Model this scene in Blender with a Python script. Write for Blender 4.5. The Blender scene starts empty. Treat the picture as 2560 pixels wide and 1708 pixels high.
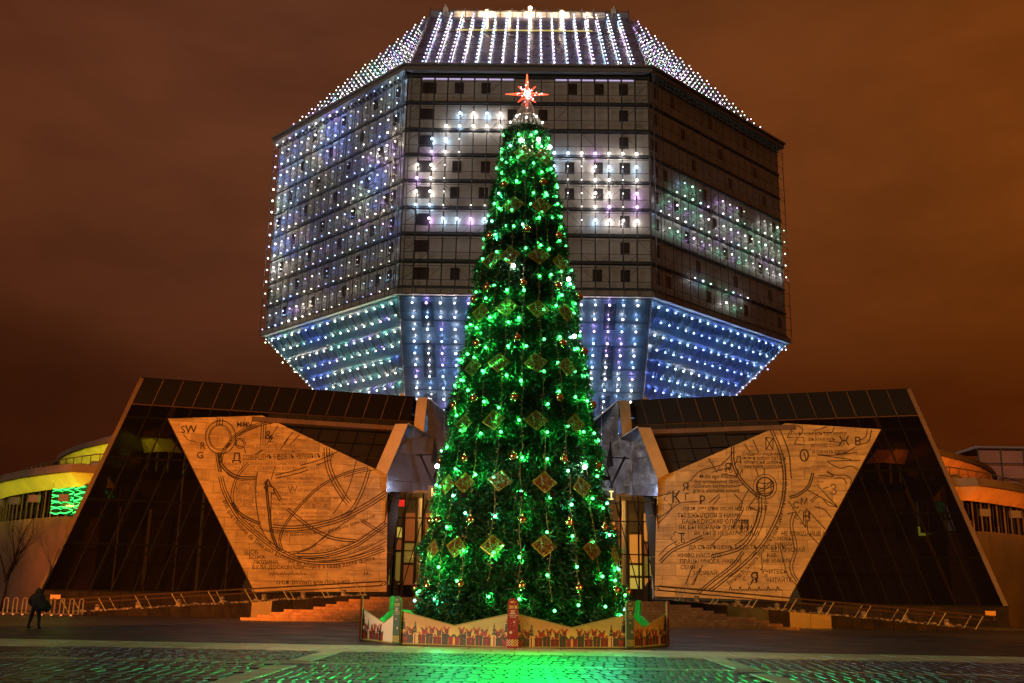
import bpy, bmesh, math, random
import numpy as np
from mathutils import Vector, Matrix
random.seed(7); RNG = np.random.default_rng(7)
SC = bpy.context.scene
COL = SC.collection
R = math.radians

# ------------------------------------------------------------------ camera
EYE = Vector((0.0, 0.0, 1.68)); YAW, PIT, ROL, FPX = -0.0151, 0.246, 0.0173, 2537.4
_cp = math.cos(PIT)
FW = Vector((math.sin(YAW)*_cp, math.cos(YAW)*_cp, math.sin(PIT)))
_rt = Vector((math.cos(YAW), -math.sin(YAW), 0.0)); _up = _rt.cross(FW)
RT = _rt*math.cos(ROL) + _up*math.sin(ROL); UP = _up*math.cos(ROL) - _rt*math.sin(ROL)
cam = bpy.data.cameras.new("camera"); camo = bpy.data.objects.new("camera", cam); COL.objects.link(camo)
camo.matrix_world = Matrix(((RT.x, UP.x, -FW.x, EYE.x), (RT.y, UP.y, -FW.y, EYE.y), (RT.z, UP.z, -FW.z, EYE.z), (0, 0, 0, 1)))
cam.sensor_width = 36.0; cam.lens = FPX/2560.0*36.0; cam.clip_end = 5000; cam.clip_start = 0.1
SC.camera = camo

# ------------------------------------------------------------------ night sky, glow, exposure
w = bpy.data.worlds.new("World"); SC.world = w; w.use_nodes = True
nt = w.node_tree; nt.nodes.clear()
def N(t, **kw):
    n = nt.nodes.new(t)
    for k, v in kw.items(): setattr(n, k, v)
    return n
sky = N('ShaderNodeTexSky'); sky.sky_type = 'NISHITA'; sky.sun_disc = False
sky.sun_elevation = R(-6.0); sky.sun_rotation = R(200)
bgs = N('ShaderNodeBackground'); bgs.inputs['Strength'].default_value = 0.0002
nt.links.new(sky.outputs[0], bgs.inputs['Color'])
tc = N('ShaderNodeTexCoord'); sep = N('ShaderNodeSeparateXYZ'); nt.links.new(tc.outputs['Generated'], sep.inputs[0])
# town glow on low cloud: warmer and brighter towards the right (east), dimmer and redder near the horizon
def ramp(src, stops):
    r = N('ShaderNodeValToRGB'); e = r.color_ramp.elements
    while len(e) < len(stops): e.new(0.5)
    for el, (p, c) in zip(e, stops): el.position = p; el.color = (*c, 1)
    nt.links.new(src, r.inputs[0]); return r
mx = N('ShaderNodeMapRange'); mx.inputs['From Min'].default_value = -0.6; mx.inputs['From Max'].default_value = 0.6
nt.links.new(sep.outputs['X'], mx.inputs['Value'])
az = ramp(mx.outputs[0], [(0.02, (0.098, 0.025, 0.008)), (0.33, (0.125, 0.038, 0.015)), (0.62, (0.150, 0.041, 0.010)), (0.95, (0.180, 0.041, 0.003))])
mz = N('ShaderNodeMapRange'); mz.inputs['From Min'].default_value = 0.0; mz.inputs['From Max'].default_value = 0.6
nt.links.new(sep.outputs['Z'], mz.inputs['Value'])
el = ramp(mz.outputs[0], [(0.0, (0.26, 0.16, 0.12)), (0.30, (0.42, 0.33, 0.28)), (0.55, (0.95, 0.95, 0.95)), (0.80, (0.95, 0.95, 1.0)), (1.0, (0.62, 0.68, 0.75))])
mp = N('ShaderNodeMapping'); mp.inputs['Scale'].default_value = (3.0, 3.0, 7.0); nt.links.new(tc.outputs['Generated'], mp.inputs[0])
nz = N('ShaderNodeTexNoise'); nz.inputs['Scale'].default_value = 1.3; nz.inputs['Detail'].default_value = 5; nz.inputs['Roughness'].default_value = 0.55
nt.links.new(mp.outputs[0], nz.inputs['Vector'])
cr = ramp(nz.outputs['Fac'], [(0.3, (0.74, 0.73, 0.72)), (0.7, (1.22, 1.2, 1.2))])
def mul(a, b):
    m = N('ShaderNodeMix', data_type='RGBA', blend_type='MULTIPLY'); m.inputs['Factor'].default_value = 1
    nt.links.new(a, m.inputs['A']); nt.links.new(b, m.inputs['B']); return m.outputs['Result']
glow = mul(mul(az.outputs[0], el.outputs[0]), cr.outputs[0])
bgg = N('ShaderNodeBackground'); bgg.inputs['Strength'].default_value = 1.0; nt.links.new(glow, bgg.inputs['Color'])
add = N('ShaderNodeAddShader'); nt.links.new(bgs.outputs[0], add.inputs[0]); nt.links.new(bgg.outputs[0], add.inputs[1])
wo = N('ShaderNodeOutputWorld'); nt.links.new(add.outputs[0], wo.inputs['Surface'])

sun = bpy.data.lights.new("sun", 'SUN'); sun.energy = 0.55; sun.angle = R(25); sun.color = (1.0, 0.82, 0.60)
suno = bpy.data.objects.new("sun", sun); COL.objects.link(suno)
suno.rotation_euler = Vector((0.9, 1.0, -0.27)).to_track_quat('-Z', 'Y').to_euler()   # the lit town behind the camera

SC.view_settings.view_transform = 'Standard'; SC.view_settings.look = 'None'
SC.view_settings.exposure = 0.0; SC.view_settings.gamma = 1.0; SC.view_settings.use_curve_mapping = False
SC.render.engine = 'CYCLES'
cy = SC.cycles; cy.use_denoising = True; cy.use_light_tree = True
cy.max_bounces = 5; cy.diffuse_bounces = 2; cy.glossy_bounces = 3; cy.transmission_bounces = 4; cy.transparent_max_bounces = 8
cy.sample_clamp_indirect = 4.0; cy.sample_clamp_direct = 0.0; cy.caustics_reflective = False; cy.caustics_refractive = False

# ------------------------------------------------------------------ helpers
def ray(px, py):
    return FW + RT*((px-1280)/FPX) - UP*((py-854)/FPX)
def atY(px, py, Y):
    d = ray(px, py); return EYE + d*(Y/d.y)
def onplane(px, py, P0, n):
    d = ray(px, py); return EYE + d*((P0-EYE).dot(n)/d.dot(n))

MATS = {}
def mat(name, col=(0.5, 0.5, 0.5), rough=0.6, metal=0.0, noise=0.0, nscale=4.0, bump=0.0, bscale=30.0, emit=None, estr=0.0, coat=0.0, spec=0.5, rvar=0.0, sample=True, dark=None):
    if name in MATS: return MATS[name]
    m = bpy.data.materials.new(name); m.use_nodes = True; t = m.node_tree; b = t.nodes['Principled BSDF']
    b.inputs['Roughness'].default_value = rough; b.inputs['Metallic'].default_value = metal
    b.inputs['Base Color'].default_value = (*col, 1); b.inputs['Coat Weight'].default_value = coat
    b.inputs['Specular IOR Level'].default_value = spec
    co = t.nodes.new('ShaderNodeTexCoord')
    if noise > 0 or rvar > 0:
        nz = t.nodes.new('ShaderNodeTexNoise'); nz.inputs['Scale'].default_value = nscale; nz.inputs['Detail'].default_value = 6; nz.inputs['Roughness'].default_value = 0.65
        oi = t.nodes.new('ShaderNodeObjectInfo'); va = t.nodes.new('ShaderNodeVectorMath'); va.operation = 'ADD'
        sc_ = t.nodes.new('ShaderNodeVectorMath'); sc_.operation = 'SCALE'; sc_.inputs[0].default_value = (13.1, 7.7, 5.3)
        t.links.new(oi.outputs['Random'], sc_.inputs['Scale']); t.links.new(co.outputs['Object'], va.inputs[0]); t.links.new(sc_.outputs[0], va.inputs[1])
        t.links.new(va.outputs[0], nz.inputs['Vector'])
        if noise > 0:
            rr = t.nodes.new('ShaderNodeValToRGB'); d = dark or tuple(c*(1-noise) for c in col)
            rr.color_ramp.elements[0].position = 0.32; rr.color_ramp.elements[0].color = (*d, 1)
            rr.color_ramp.elements[1].position = 0.68; rr.color_ramp.elements[1].color = (*[min(1, c*(1+noise*0.6)) for c in col], 1)
            t.links.new(nz.outputs['Fac'], rr.inputs[0])
            hv = t.nodes.new('ShaderNodeHueSaturation'); mr = t.nodes.new('ShaderNodeMapRange')
            mr.inputs['To Min'].default_value = 1-noise*0.5; mr.inputs['To Max'].default_value = 1+noise*0.4
            t.links.new(oi.outputs['Random'], mr.inputs['Value']); t.links.new(mr.outputs[0], hv.inputs['Value'])
            t.links.new(rr.outputs[0], hv.inputs['Color']); t.links.new(hv.outputs[0], b.inputs['Base Color'])
        if rvar > 0:
            mr = t.nodes.new('ShaderNodeMapRange'); mr.inputs['To Min'].default_value = max(0.02, rough-rvar); mr.inputs['To Max'].default_value = rough+rvar
            mr.inputs['From Min'].default_value = 0.3; mr.inputs['From Max'].default_value = 0.7
            t.links.new(nz.outputs['Fac'], mr.inputs['Value']); t.links.new(mr.outputs[0], b.inputs['Roughness'])
    if bump > 0:
        n2 = t.nodes.new('ShaderNodeTexNoise'); n2.inputs['Scale'].default_value = bscale; n2.inputs['Detail'].default_value = 4
        t.links.new(co.outputs['Object'], n2.inputs['Vector'])
        bp = t.nodes.new('ShaderNodeBump'); bp.inputs['Strength'].default_value = bump; bp.inputs['Distance'].default_value = 0.02
        t.links.new(n2.outputs['Fac'], bp.inputs['Height']); t.links.new(bp.outputs[0], b.inputs['Normal'])
    if emit:
        b.inputs['Emission Color'].default_value = (*emit, 1); b.inputs['Emission Strength'].default_value = estr
        if not sample: m.cycles.emission_sampling = 'NONE'
    MATS[name] = m; return m

def glassmat(name, tint=(0.3, 0.3, 0.3), rough=0.03, mix=0.35):
    if name in MATS: return MATS[name]
    m = bpy.data.materials.new(name); m.use_nodes = True; t = m.node_tree; t.nodes.clear()
    o = t.nodes.new('ShaderNodeOutputMaterial'); tr = t.nodes.new('ShaderNodeBsdfTransparent'); tr.inputs[0].default_value = (*tint, 1)
    gl = t.nodes.new('ShaderNodeBsdfGlossy'); gl.inputs['Roughness'].default_value = rough; gl.inputs[0].default_value = (0.9, 0.9, 0.9, 1)
    fw_ = t.nodes.new('ShaderNodeLayerWeight'); fw_.inputs[0].default_value = 0.5; fr = t.nodes.new('ShaderNodeMath'); fr.operation = 'POWER'; fr.inputs[1].default_value = 4.0; t.links.new(fw_.outputs['Facing'], fr.inputs[0])
    co = t.nodes.new('ShaderNodeTexCoord'); nz = t.nodes.new('ShaderNodeTexNoise'); nz.inputs['Scale'].default_value = 0.8
    bp = t.nodes.new('ShaderNodeBump'); bp.inputs['Strength'].default_value = 0.06; bp.inputs['Distance'].default_value = 0.1
    t.links.new(co.outputs['Object'], nz.inputs[0]); t.links.new(nz.outputs[0], bp.inputs['Height']); t.links.new(bp.outputs[0], gl.inputs['Normal'])
    mr = t.nodes.new('ShaderNodeMath'); mr.operation = 'MULTIPLY_ADD'; mr.inputs[1].default_value = 0.9; mr.inputs[2].default_value = 0.03+mix*0.15
    t.links.new(fr.outputs[0], mr.inputs[0])
    mxs = t.nodes.new('ShaderNodeMixShader'); t.links.new(mr.outputs[0], mxs.inputs[0]); t.links.new(tr.outputs[0], mxs.inputs[1]); t.links.new(gl.outputs[0], mxs.inputs[2])
    t.links.new(mxs.outputs[0], o.inputs[0]); MATS[name] = m; return m

class MB:
    def __init__(s): s.v = []; s.f = []; s.m = []; s.mats = []
    def mi(s, m):
        if m not in s.mats: s.mats.append(m)
        return s.mats.index(m)
    def face(s, pts, m=0):
        n = len(s.v); s.v += [tuple(p) for p in pts]; s.f.append(tuple(range(n, n+len(pts)))); s.m.append(m); return s
    def box(s, c, size, M=None, m=0):
        hx, hy, hz = [q/2 for q in size]; n = len(s.v); c = Vector(c)
        for x in (-hx, hx):
            for y in (-hy, hy):
                for z in (-hz, hz):
                    p = Vector((x, y, z))
                    if M is not None: p = M @ p
                    s.v.append(tuple(p+c))
        for f in ((0, 1, 3, 2), (4, 6, 7, 5), (0, 4, 5, 1), (2, 3, 7, 6), (0, 2, 6, 4), (1, 5, 7, 3)):
            s.f.append(tuple(n+i for i in f)); s.m.append(m)
        return s
    def tube(s, pts, r, k=6, m=0, cap=True):
        pts = [Vector(p) for p in pts]; rs = r if isinstance(r, (list, tuple)) else [r]*len(pts)
        n = len(s.v)
        for i, p in enumerate(pts):
            d = (pts[min(i+1, len(pts)-1)] - pts[max(i-1, 0)])
            if d.length < 1e-9: d = Vector((0, 0, 1))
            d.normalize(); a = d.cross(Vector((0, 0, 1)));
            if a.length < 1e-3: a = d.cross(Vector((1, 0, 0)))
            a.normalize(); b = d.cross(a)
            for j in range(k):
                t = 2*math.pi*j/k; s.v.append(tuple(p + (a*math.cos(t)+b*math.sin(t))*rs[i]))
        for i in range(len(pts)-1):
            for j in range(k):
                j2 = (j+1) % k; s.f.append((n+i*k+j, n+i*k+j2, n+(i+1)*k+j2, n+(i+1)*k+j)); s.m.append(m)
        if cap:
            s.f.append(tuple(n+j for j in range(k))[::-1]); s.m.append(m)
            e = n+(len(pts)-1)*k; s.f.append(tuple(e+j for j in range(k))); s.m.append(m)
        return s
    def prism(s, poly, ext, m=0):       # polygon (3D list) extruded by a vector
        poly = [Vector(p) for p in poly]; ext = Vector(ext); n = len(s.v); k = len(poly)
        s.v += [tuple(p) for p in poly] + [tuple(p+ext) for p in poly]
        s.f.append(tuple(range(n, n+k))); s.f.append(tuple(range(n+2*k-1, n+k-1, -1))); s.m += [m, m]
        for i in range(k):
            j = (i+1) % k; s.f.append((n+i, n+k+i, n+k+j, n+j)); s.m.append(m)
        return s
    def ball(s, c, r, seg=8, ring=6, m=0, sq=1.0):
        n = len(s.v); c = Vector(c)
        for i in range(1, ring):
            ph = math.pi*i/ring
            for j in range(seg):
                th = 2*math.pi*j/seg; s.v.append((c.x+r*math.sin(ph)*math.cos(th), c.y+r*math.sin(ph)*math.sin(th), c.z+r*sq*math.cos(ph)))
        t = len(s.v); s.v += [(c.x, c.y, c.z+r*sq), (c.x, c.y, c.z-r*sq)]
        for i in range(ring-2):
            for j in range(seg):
                j2 = (j+1) % seg; s.f.append((n+i*seg+j, n+(i+1)*seg+j, n+(i+1)*seg+j2, n+i*seg+j2)); s.m.append(m)
        for j in range(seg):
            j2 = (j+1) % seg; s.f.append((t, n+j, n+j2)); s.m.append(m)
            e = n+(ring-2)*seg; s.f.append((t+1, e+j2, e+j)); s.m.append(m)
        return s
    def mesh(s, name, mats, smooth=False, fixn=True):
        me = bpy.data.meshes.new(name); me.from_pydata(s.v, [], s.f)
        for m in (mats if isinstance(mats, (list, tuple)) else [mats]): me.materials.append(m)
        if any(s.m): me.polygons.foreach_set('material_index', s.m)
        if fixn and len(s.f) < 40000:
            bm = bmesh.new(); bm.from_mesh(me); bmesh.ops.recalc_face_normals(bm, faces=bm.faces); bm.to_mesh(me); bm.free()
        if smooth: me.polygons.foreach_set('use_smooth', [True]*len(me.polygons))
        me.update(); return me

def wl(o):                                        # world translation of an (unrotated) ancestor chain
    p = Vector((0, 0, 0))
    while o is not None: p += o.location; o = o.parent
    return p
def put(name, me, parent=None, M=None, loc=None, **props):
    o = bpy.data.objects.new(name, me); COL.objects.link(o)
    base = wl(parent) if parent is not None else Vector((0, 0, 0))
    if M is not None: o.matrix_basis = Matrix.Translation(-base) @ M
    else: o.location = (Vector(loc) if loc is not None else Vector((0, 0, 0))) - base
    if parent is not None: o.parent = parent
    for k, v in props.items(): o[k] = v
    return o
def thing(name, label, cat, loc=(0, 0, 0), group=None, kind=None, me=None):
    o = bpy.data.objects.new(name, me); COL.objects.link(o); o.location = loc
    if label: o['label'] = label
    if cat: o['category'] = cat
    if group: o['group'] = group
    if kind: o['kind'] = kind
    return o
def build(name, mb, mats, parent=None, smooth=False, loc=None, M=None, **props):
    return put(name, mb.mesh(name, mats, smooth), parent, M, loc, **props)
def lamp(name, kind, loc, power, col, parent=None, radius=0.1, **kw):
    l = bpy.data.lights.new(name, kind); l.energy = power; l.color = col
    if kind != 'AREA': l.shadow_soft_size = radius
    for k, v in kw.items(): setattr(l, k, v)
    o = bpy.data.objects.new(name, l); COL.objects.link(o)
    o.location = Vector(loc) - (wl(parent) if parent is not None else Vector((0, 0, 0)))
    if parent is not None: o.parent = parent
    return o
def frame(O, u, w, n):                            # matrix: local x->u, y->w, z->n
    return Matrix(((u.x, w.x, n.x, O.x), (u.y, w.y, n.y, O.y), (u.z, w.z, n.z, O.z), (0, 0, 0, 1)))
def clip(poly, a, b, c):                          # keep a*x+b*y<=c (2D convex clip)
    out = []
    for i in range(len(poly)):
        p, q = poly[i], poly[(i+1) % len(poly)]
        dp, dq = a*p[0]+b*p[1]-c, a*q[0]+b*q[1]-c
        if dp <= 0: out.append(p)
        if (dp < 0 < dq) or (dq < 0 < dp):
            t = dp/(dp-dq); out.append((p[0]+t*(q[0]-p[0]), p[1]+t*(q[1]-p[1])))
    return out
def clippoly(sub, conv):                          # conv counter-clockwise
    for i in range(len(conv)):
        (x0, y0), (x1, y1) = conv[i], conv[(i+1) % len(conv)]
        a, b = (y1-y0), -(x1-x0)
        sub = clip(sub, a, b, a*x0+b*y0)
        if len(sub) < 3: return []
    return sub
def area(p):
    return 0.5*sum(p[i][0]*p[(i+1) % len(p)][1]-p[(i+1) % len(p)][0]*p[i][1] for i in range(len(p)))
def ccw(p): return p if area(p) > 0 else p[::-1]
def inset(poly, g):                               # shrink a convex ccw polygon
    res = poly
    for i in range(len(poly)):
        (x0, y0), (x1, y1) = poly[i], poly[(i+1) % len(poly)]
        L = math.hypot(x1-x0, y1-y0)
        if L < 1e-6: continue
        a, b = (y1-y0)/L, -(x1-x0)/L
        res = clip(res, a, b, a*x0+b*y0-g)
        if len(res) < 3: return []
    return res
def inside(pt, poly):
    x, y = pt; c = False
    for i in range(len(poly)):
        (x0, y0), (x1, y1) = poly[i], poly[i-1]
        if (y0 > y) != (y1 > y) and x < (x1-x0)*(y-y0)/(y1-y0)+x0: c = not c
    return c
ORD = ['', 'first', 'second', 'third', 'fourth', 'fifth', 'sixth', 'seventh', 'eighth', 'ninth', 'tenth', 'eleventh', 'twelfth', 'thirteenth', 'fourteenth', 'fifteenth']
# ================================================================== THE SETTING
CX = -0.25
M_ground = mat('wet_dark_paving', (0.022, 0.022, 0.023), 0.48, noise=0.45, nscale=0.6, bump=0.15, bscale=60, rvar=0.16)
t = M_ground.node_tree; b = t.nodes['Principled BSDF']
br = t.nodes.new('ShaderNodeTexBrick'); br.inputs['Scale'].default_value = 2.0; br.inputs['Mortar Size'].default_value = 0.012
br.inputs['Color1'].default_value = (1, 1, 1, 1); br.inputs['Color2'].default_value = (0.75, 0.75, 0.75, 1); br.inputs['Mortar'].default_value = (0, 0, 0, 1)
co = t.nodes.new('ShaderNodeTexCoord'); t.links.new(co.outputs['Object'], br.inputs['Vector'])
bp = t.nodes.new('ShaderNodeBump'); bp.inputs['Strength'].default_value = 0.35; bp.inputs['Distance'].default_value = 0.01
t.links.new(br.outputs['Color'], bp.inputs['Height'])
old = b.inputs['Normal'].links[0].from_socket; t.links.new(old, bp.inputs['Normal']); t.links.new(bp.outputs[0], b.inputs['Normal'])
g = MB(); g.face([(-600, -150, 0), (600, -150, 0), (600, 900, 0), (-600, 900, 0)])
build('ground', g, M_ground, kind='structure')

# --- plaza paving: setts as geometry near the camera, pale bands and strips
M_sett = [mat('wet_sett_%s' % n, c, 0.38, noise=0.4, nscale=2.2, bump=0.10, bscale=14, rvar=0.08, spec=0.35) for n, c in
          (('grey', (0.050, 0.050, 0.050)), ('dark', (0.030, 0.031, 0.033)), ('brown', (0.055, 0.047, 0.040)))]
M_pale = mat('pale_band_granite', (0.55, 0.52, 0.42), 0.40, noise=0.35, nscale=2.5, bump=0.3, bscale=25, rvar=0.1)
pav = thing('plaza_paving', None, None, (0, 25, 0), kind='structure')
def sett_mesh(lx, ly, m):
    b = MB(); h = 0.05; e = 0.014; x, y = lx/2-0.018, ly/2-0.02
    lo = [(-x, -y, 0), (x, -y, 0), (x, y, 0), (-x, y, 0)]; md = [(p[0], p[1], h-e) for p in lo]; hi = [(p[0]*(1-e/x), p[1]*(1-e/y), h) for p in lo]
    b.v = lo+md+hi
    for i in range(4):
        j = (i+1) % 4; b.f += [(i, j, 4+j, 4+i), (4+i, 4+j, 8+j, 8+i)]; b.m += [0, 0]
    b.f.append((8, 9, 10, 11)); b.m.append(0)
    return b.mesh('sett', m)
setts = []; bands = []
def strip_here(x, y): return abs(abs(x-CX*0+0.0)-5.6) < 0.32
y = 18.6; row = 0
while y < 31.2:
    thin = abs(y-25.9) < 0.2
    ly = 0.30 if thin else (0.60 if row % 2 else 0.72)
    if thin: 
        x = -14
        while x < 15:
            bands.append((x+0.5, y+ly/2, 1.0, ly)); x += 1.0
    else:
        x = -14.0 + random.random()*0.2
        while x < 15:
            lx = 0.27 if abs(x) < 5.2 else 0.30
            if abs(abs(x+lx/2)-5.6) < 0.42: x += 0.02 if False else lx; continue
            # only what the plaza view can show
            if abs(x) < (y+2)*0.56+1:
                setts.append((x+lx/2, y+ly/2, lx, ly))
            x += lx
    y += ly; row += 1
for sx in (-5.6, 5.6):
    y = 18.6
    while y < 31.2:
        if abs(y+0.4-25.9) > 0.5: bands.append((sx, y+0.4, 0.62, 0.8))
        y += 0.8
x = -34
while x < 34:
    for k, yy in enumerate((31.9, 33.2, 34.5)):
        bands.append((x+0.75*(k % 2), yy, 1.5, 1.3))
    x += 1.5
cache = {}
def part_sett(cx, cy, lx, ly, mi, name, M):
    key = (round(lx, 2), round(ly, 2), mi, name)
    if key not in cache: cache[key] = sett_mesh(lx, ly, M)
    o = put(name, cache[key], pav, loc=(cx, cy, -0.03+random.uniform(-0.004, 0.006)))
    o.rotation_euler = (random.uniform(-.003, .003), random.uniform(-.003, .003), random.uniform(-.006, .006))
setts.sort(key=lambda s: (s[1] + (60 if abs(s[0]) > s[1]*0.52 else 0)))
for s_ in setts[:300]:
    mi = random.randrange(3); part_sett(*s_, mi, 'paver', M_sett[mi])
bulk = MB()
for (cx, cy_, lx, ly) in setts[300:]:
    mi = random.randrange(3); h = 0.02+random.uniform(-0.005, 0.006); e = 0.014; x, y2 = lx/2-0.018, ly/2-0.02
    tx, ty = random.uniform(-.003, .003), random.uniform(-.002, .002)
    n = len(bulk.v); P = [(-x, -y2), (x, -y2), (x, y2), (-x, y2)]
    bulk.v += [(cx+p[0], cy_+p[1], 0.0) for p in P] + [(cx+p[0]*(1-e/x), cy_+p[1]*(1-e/y2), h+p[0]*tx*4+p[1]*ty*4) for p in P]
    for i in range(4):
        j = (i+1) % 4; bulk.f.append((n+i, n+j, n+4+j, n+4+i)); bulk.m.append(mi)
    bulk.f.append((n+4, n+5, n+6, n+7)); bulk.m.append(mi)
me = bulk.mesh('paver_field', M_sett, fixn=False)
put('paver_field', me, pav, kind='stuff')
for (cx, cy_, lx, ly) in bands: part_sett(cx, cy_, lx, ly, 0, 'band_slab', M_pale)

# ================================================================== DIAMOND TOWER
A, D, Z0, HB, HT = 25.2, 97.1, 30.67, 25.1, 17.1
S = A/math.sqrt(2); Z1 = Z0+HB; Z2 = Z1+HT; ZB = Z0-S; YC = D+S+A/2
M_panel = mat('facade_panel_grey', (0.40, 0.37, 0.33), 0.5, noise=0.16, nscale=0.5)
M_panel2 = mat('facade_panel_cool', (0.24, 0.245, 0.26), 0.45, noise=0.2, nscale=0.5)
M_band = mat('floor_band_dark', (0.035, 0.035, 0.036), 0.6)
M_under = mat('lower_blue_glass', (0.06, 0.11, 0.19), 0.32, noise=0.3, nscale=0.35)
M_roofg = mat('roof_blue_glass', (0.11, 0.12, 0.20), 0.22, noise=0.35, nscale=0.4)
M_win = mat('dark_window_glass', (0.035, 0.032, 0.032), 0.22)
M_lat = mat('lattice_steel', (0.07, 0.07, 0.075), 0.45, metal=0.3)
M_corn = mat('cornice_aluminium', (0.22, 0.20, 0.19), 0.4, noise=0.2)
tower = thing('diamond_tower', 'tall faceted glass library tower covered in LED lights above the entrance', 'tower', (CX, YC, 0))
def V(*a): return Vector(a)
h = A/2
oct_ = [V(CX-h, D, 0), V(CX+h, D, 0), V(CX+h+S, D+S, 0), V(CX+h+S, D+S+A, 0), V(CX+h, D+2*S+A, 0), V(CX-h, D+2*S+A, 0), V(CX-h-S, D+S+A, 0), V(CX-h-S, D+S, 0)]
sq = [V(CX-h, D+S, 0), V(CX+h, D+S, 0), V(CX+h, D+S+A, 0), V(CX-h, D+S+A, 0)]
def zz(p, z): return V(p.x, p.y, z)
inn = 0.12
core = MB()
for i in range(8): core.face([zz(oct_[i], Z0), zz(oct_[(i+1) % 8], Z0), zz(oct_[(i+1) % 8], Z1), zz(oct_[i], Z1)], 0)
core.face([zz(p, ZB) for p in sq][::-1], 2)
core.face([zz(p, Z2) for p in sq], 1)
for (za, zb, mi) in ((Z1, Z2, 1), (Z0, ZB, 2)):
    for q in range(4):
        a_, b_ = oct_[2*q], oct_[(2*q+1)]
        s0, s1 = sq[q], sq[(q+1) % 4]
        core.face([zz(a_, za), zz(b_, za), zz(s1, zb), zz(s0, zb)], mi)
        core.face([zz(b_, za), zz(oct_[(2*q+2) % 8], za), zz(s1, zb)], mi)
build('wall', core, [mat('curtain_wall_dark', (0.10, 0.09, 0.085), 0.6), M_roofg, M_under], tower)
FL = [54.76, 51.71, 48.66, 45.82, 42.94, 40.01, 37.16, 34.26, 31.45]      # floor bands
CELL = A/18
# face frames
fr_front = (V(CX-h, D, Z0), V(1, 0, 0), V(0, 0, 1), V(0, -1, 0))
q2 = math.sqrt(.5)
fr_left = (V(CX-h-S, D+S, Z0), V(q2, -q2, 0), V(0, 0, 1), V(-q2, -q2, 0))
fr_right = (V(CX+h, D, Z0), V(q2, q2, 0), V(0, 0, 1), V(q2, -q2, 0))
rl = math.hypot(S, HT)
fr_roof = (V(CX-h, D, Z1), V(1, 0, 0), V(0, S/rl, HT/rl), V(0, -HT/rl, S/rl))
fr_low = (V(CX-h, D, Z0), V(1, 0, 0), V(0, q2, -q2), V(0, -q2, -q2))
def tri_frame(O, P, apex):      # O->P the edge, apex the third corner
    u = (P-O).normalized(); e = apex-O; wv = (e-u*e.dot(u)).normalized(); n = u.cross(wv)
    if n.y > 0: n = -n
    return (O, u, wv, n)
fr_rl = tri_frame(zz(oct_[7], Z1), zz(oct_[0], Z1), zz(sq[0], Z2)); fr_rr = tri_frame(zz(oct_[1], Z1), zz(oct_[2], Z1), zz(sq[1], Z2))
fr_ll = tri_frame(zz(oct_[7], Z0), zz(oct_[0], Z0), zz(sq[0], ZB)); fr_lr = tri_frame(zz(oct_[1], Z0), zz(oct_[2], Z0), zz(sq[1], ZB))
def loc2(fr, u, v, d=0.0): return fr[0]+fr[1]*u+fr[2]*v+fr[3]*d
pm = {}
def panel_mesh(wd, ht, m, th=0.10, tag='facade_panel'):
    k = (round(wd, 3), round(ht, 3), m.name, tag)
    if k not in pm:
        b = MB(); x, y = wd/2, ht/2; e = 0.03
        lo = [(-x, -y, 0), (x, -y, 0), (x, y, 0), (-x, y, 0)]; hi = [(p[0]*(1-e/x), p[1]*(1-e/y), th) for p in lo]
        b.v = lo+hi
        for i in range(4): j = (i+1) % 4; b.f.append((i, j, 4+j, 4+i)); b.m.append(0)
        b.f.append((4, 5, 6, 7)); b.m.append(0); pm[k] = b.mesh(tag, m)
    return pm[k]
# windows: (floor, start, width) in cells from the left corner
WF = {0: [(1.05, 1.1), (3.5, .7), (5.5, .7), (12.0, .7), (14.0, .7), (15.8, .7)], 1: [(1.0, 1.05), (7.5, .7), (9.8, .7), (15.8, .7)], 2: [(1.0, 1.05), (15.8, .7)],
      3: [(1, 1.05), (3.5, .7), (5.6, .7), (11.8, .7), (13.9, .7), (15.8, .8)], 4: [(1, 1.05), (3.4, .7), (5.5, .7), (11.8, .7), (13.9, .7), (15.8, .8)],
      5: [(1, 1.05), (15.8, .7)], 6: [(1, 1.05), (15.8, .7)], 7: [(1, 1.1), (3.6, .7), (13.8, .7), (15.8, .7)]}
WL = {k: [((1.2+2.6*k) % 4.2 + 4.2*j, .55) for j in range(4)] + [(16.6, .6)] for k in range(8)}
WR = {k: [((2.6+1.3*k) % 5 + 5*j, .55) for j in range(4)] + [(0.4, .5)] for k in range(8)}
stuffp = MB(); n_pan = 0
def solid_cell(wins, c):        # true when no window touches the cell's middle strip
    return True
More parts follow.
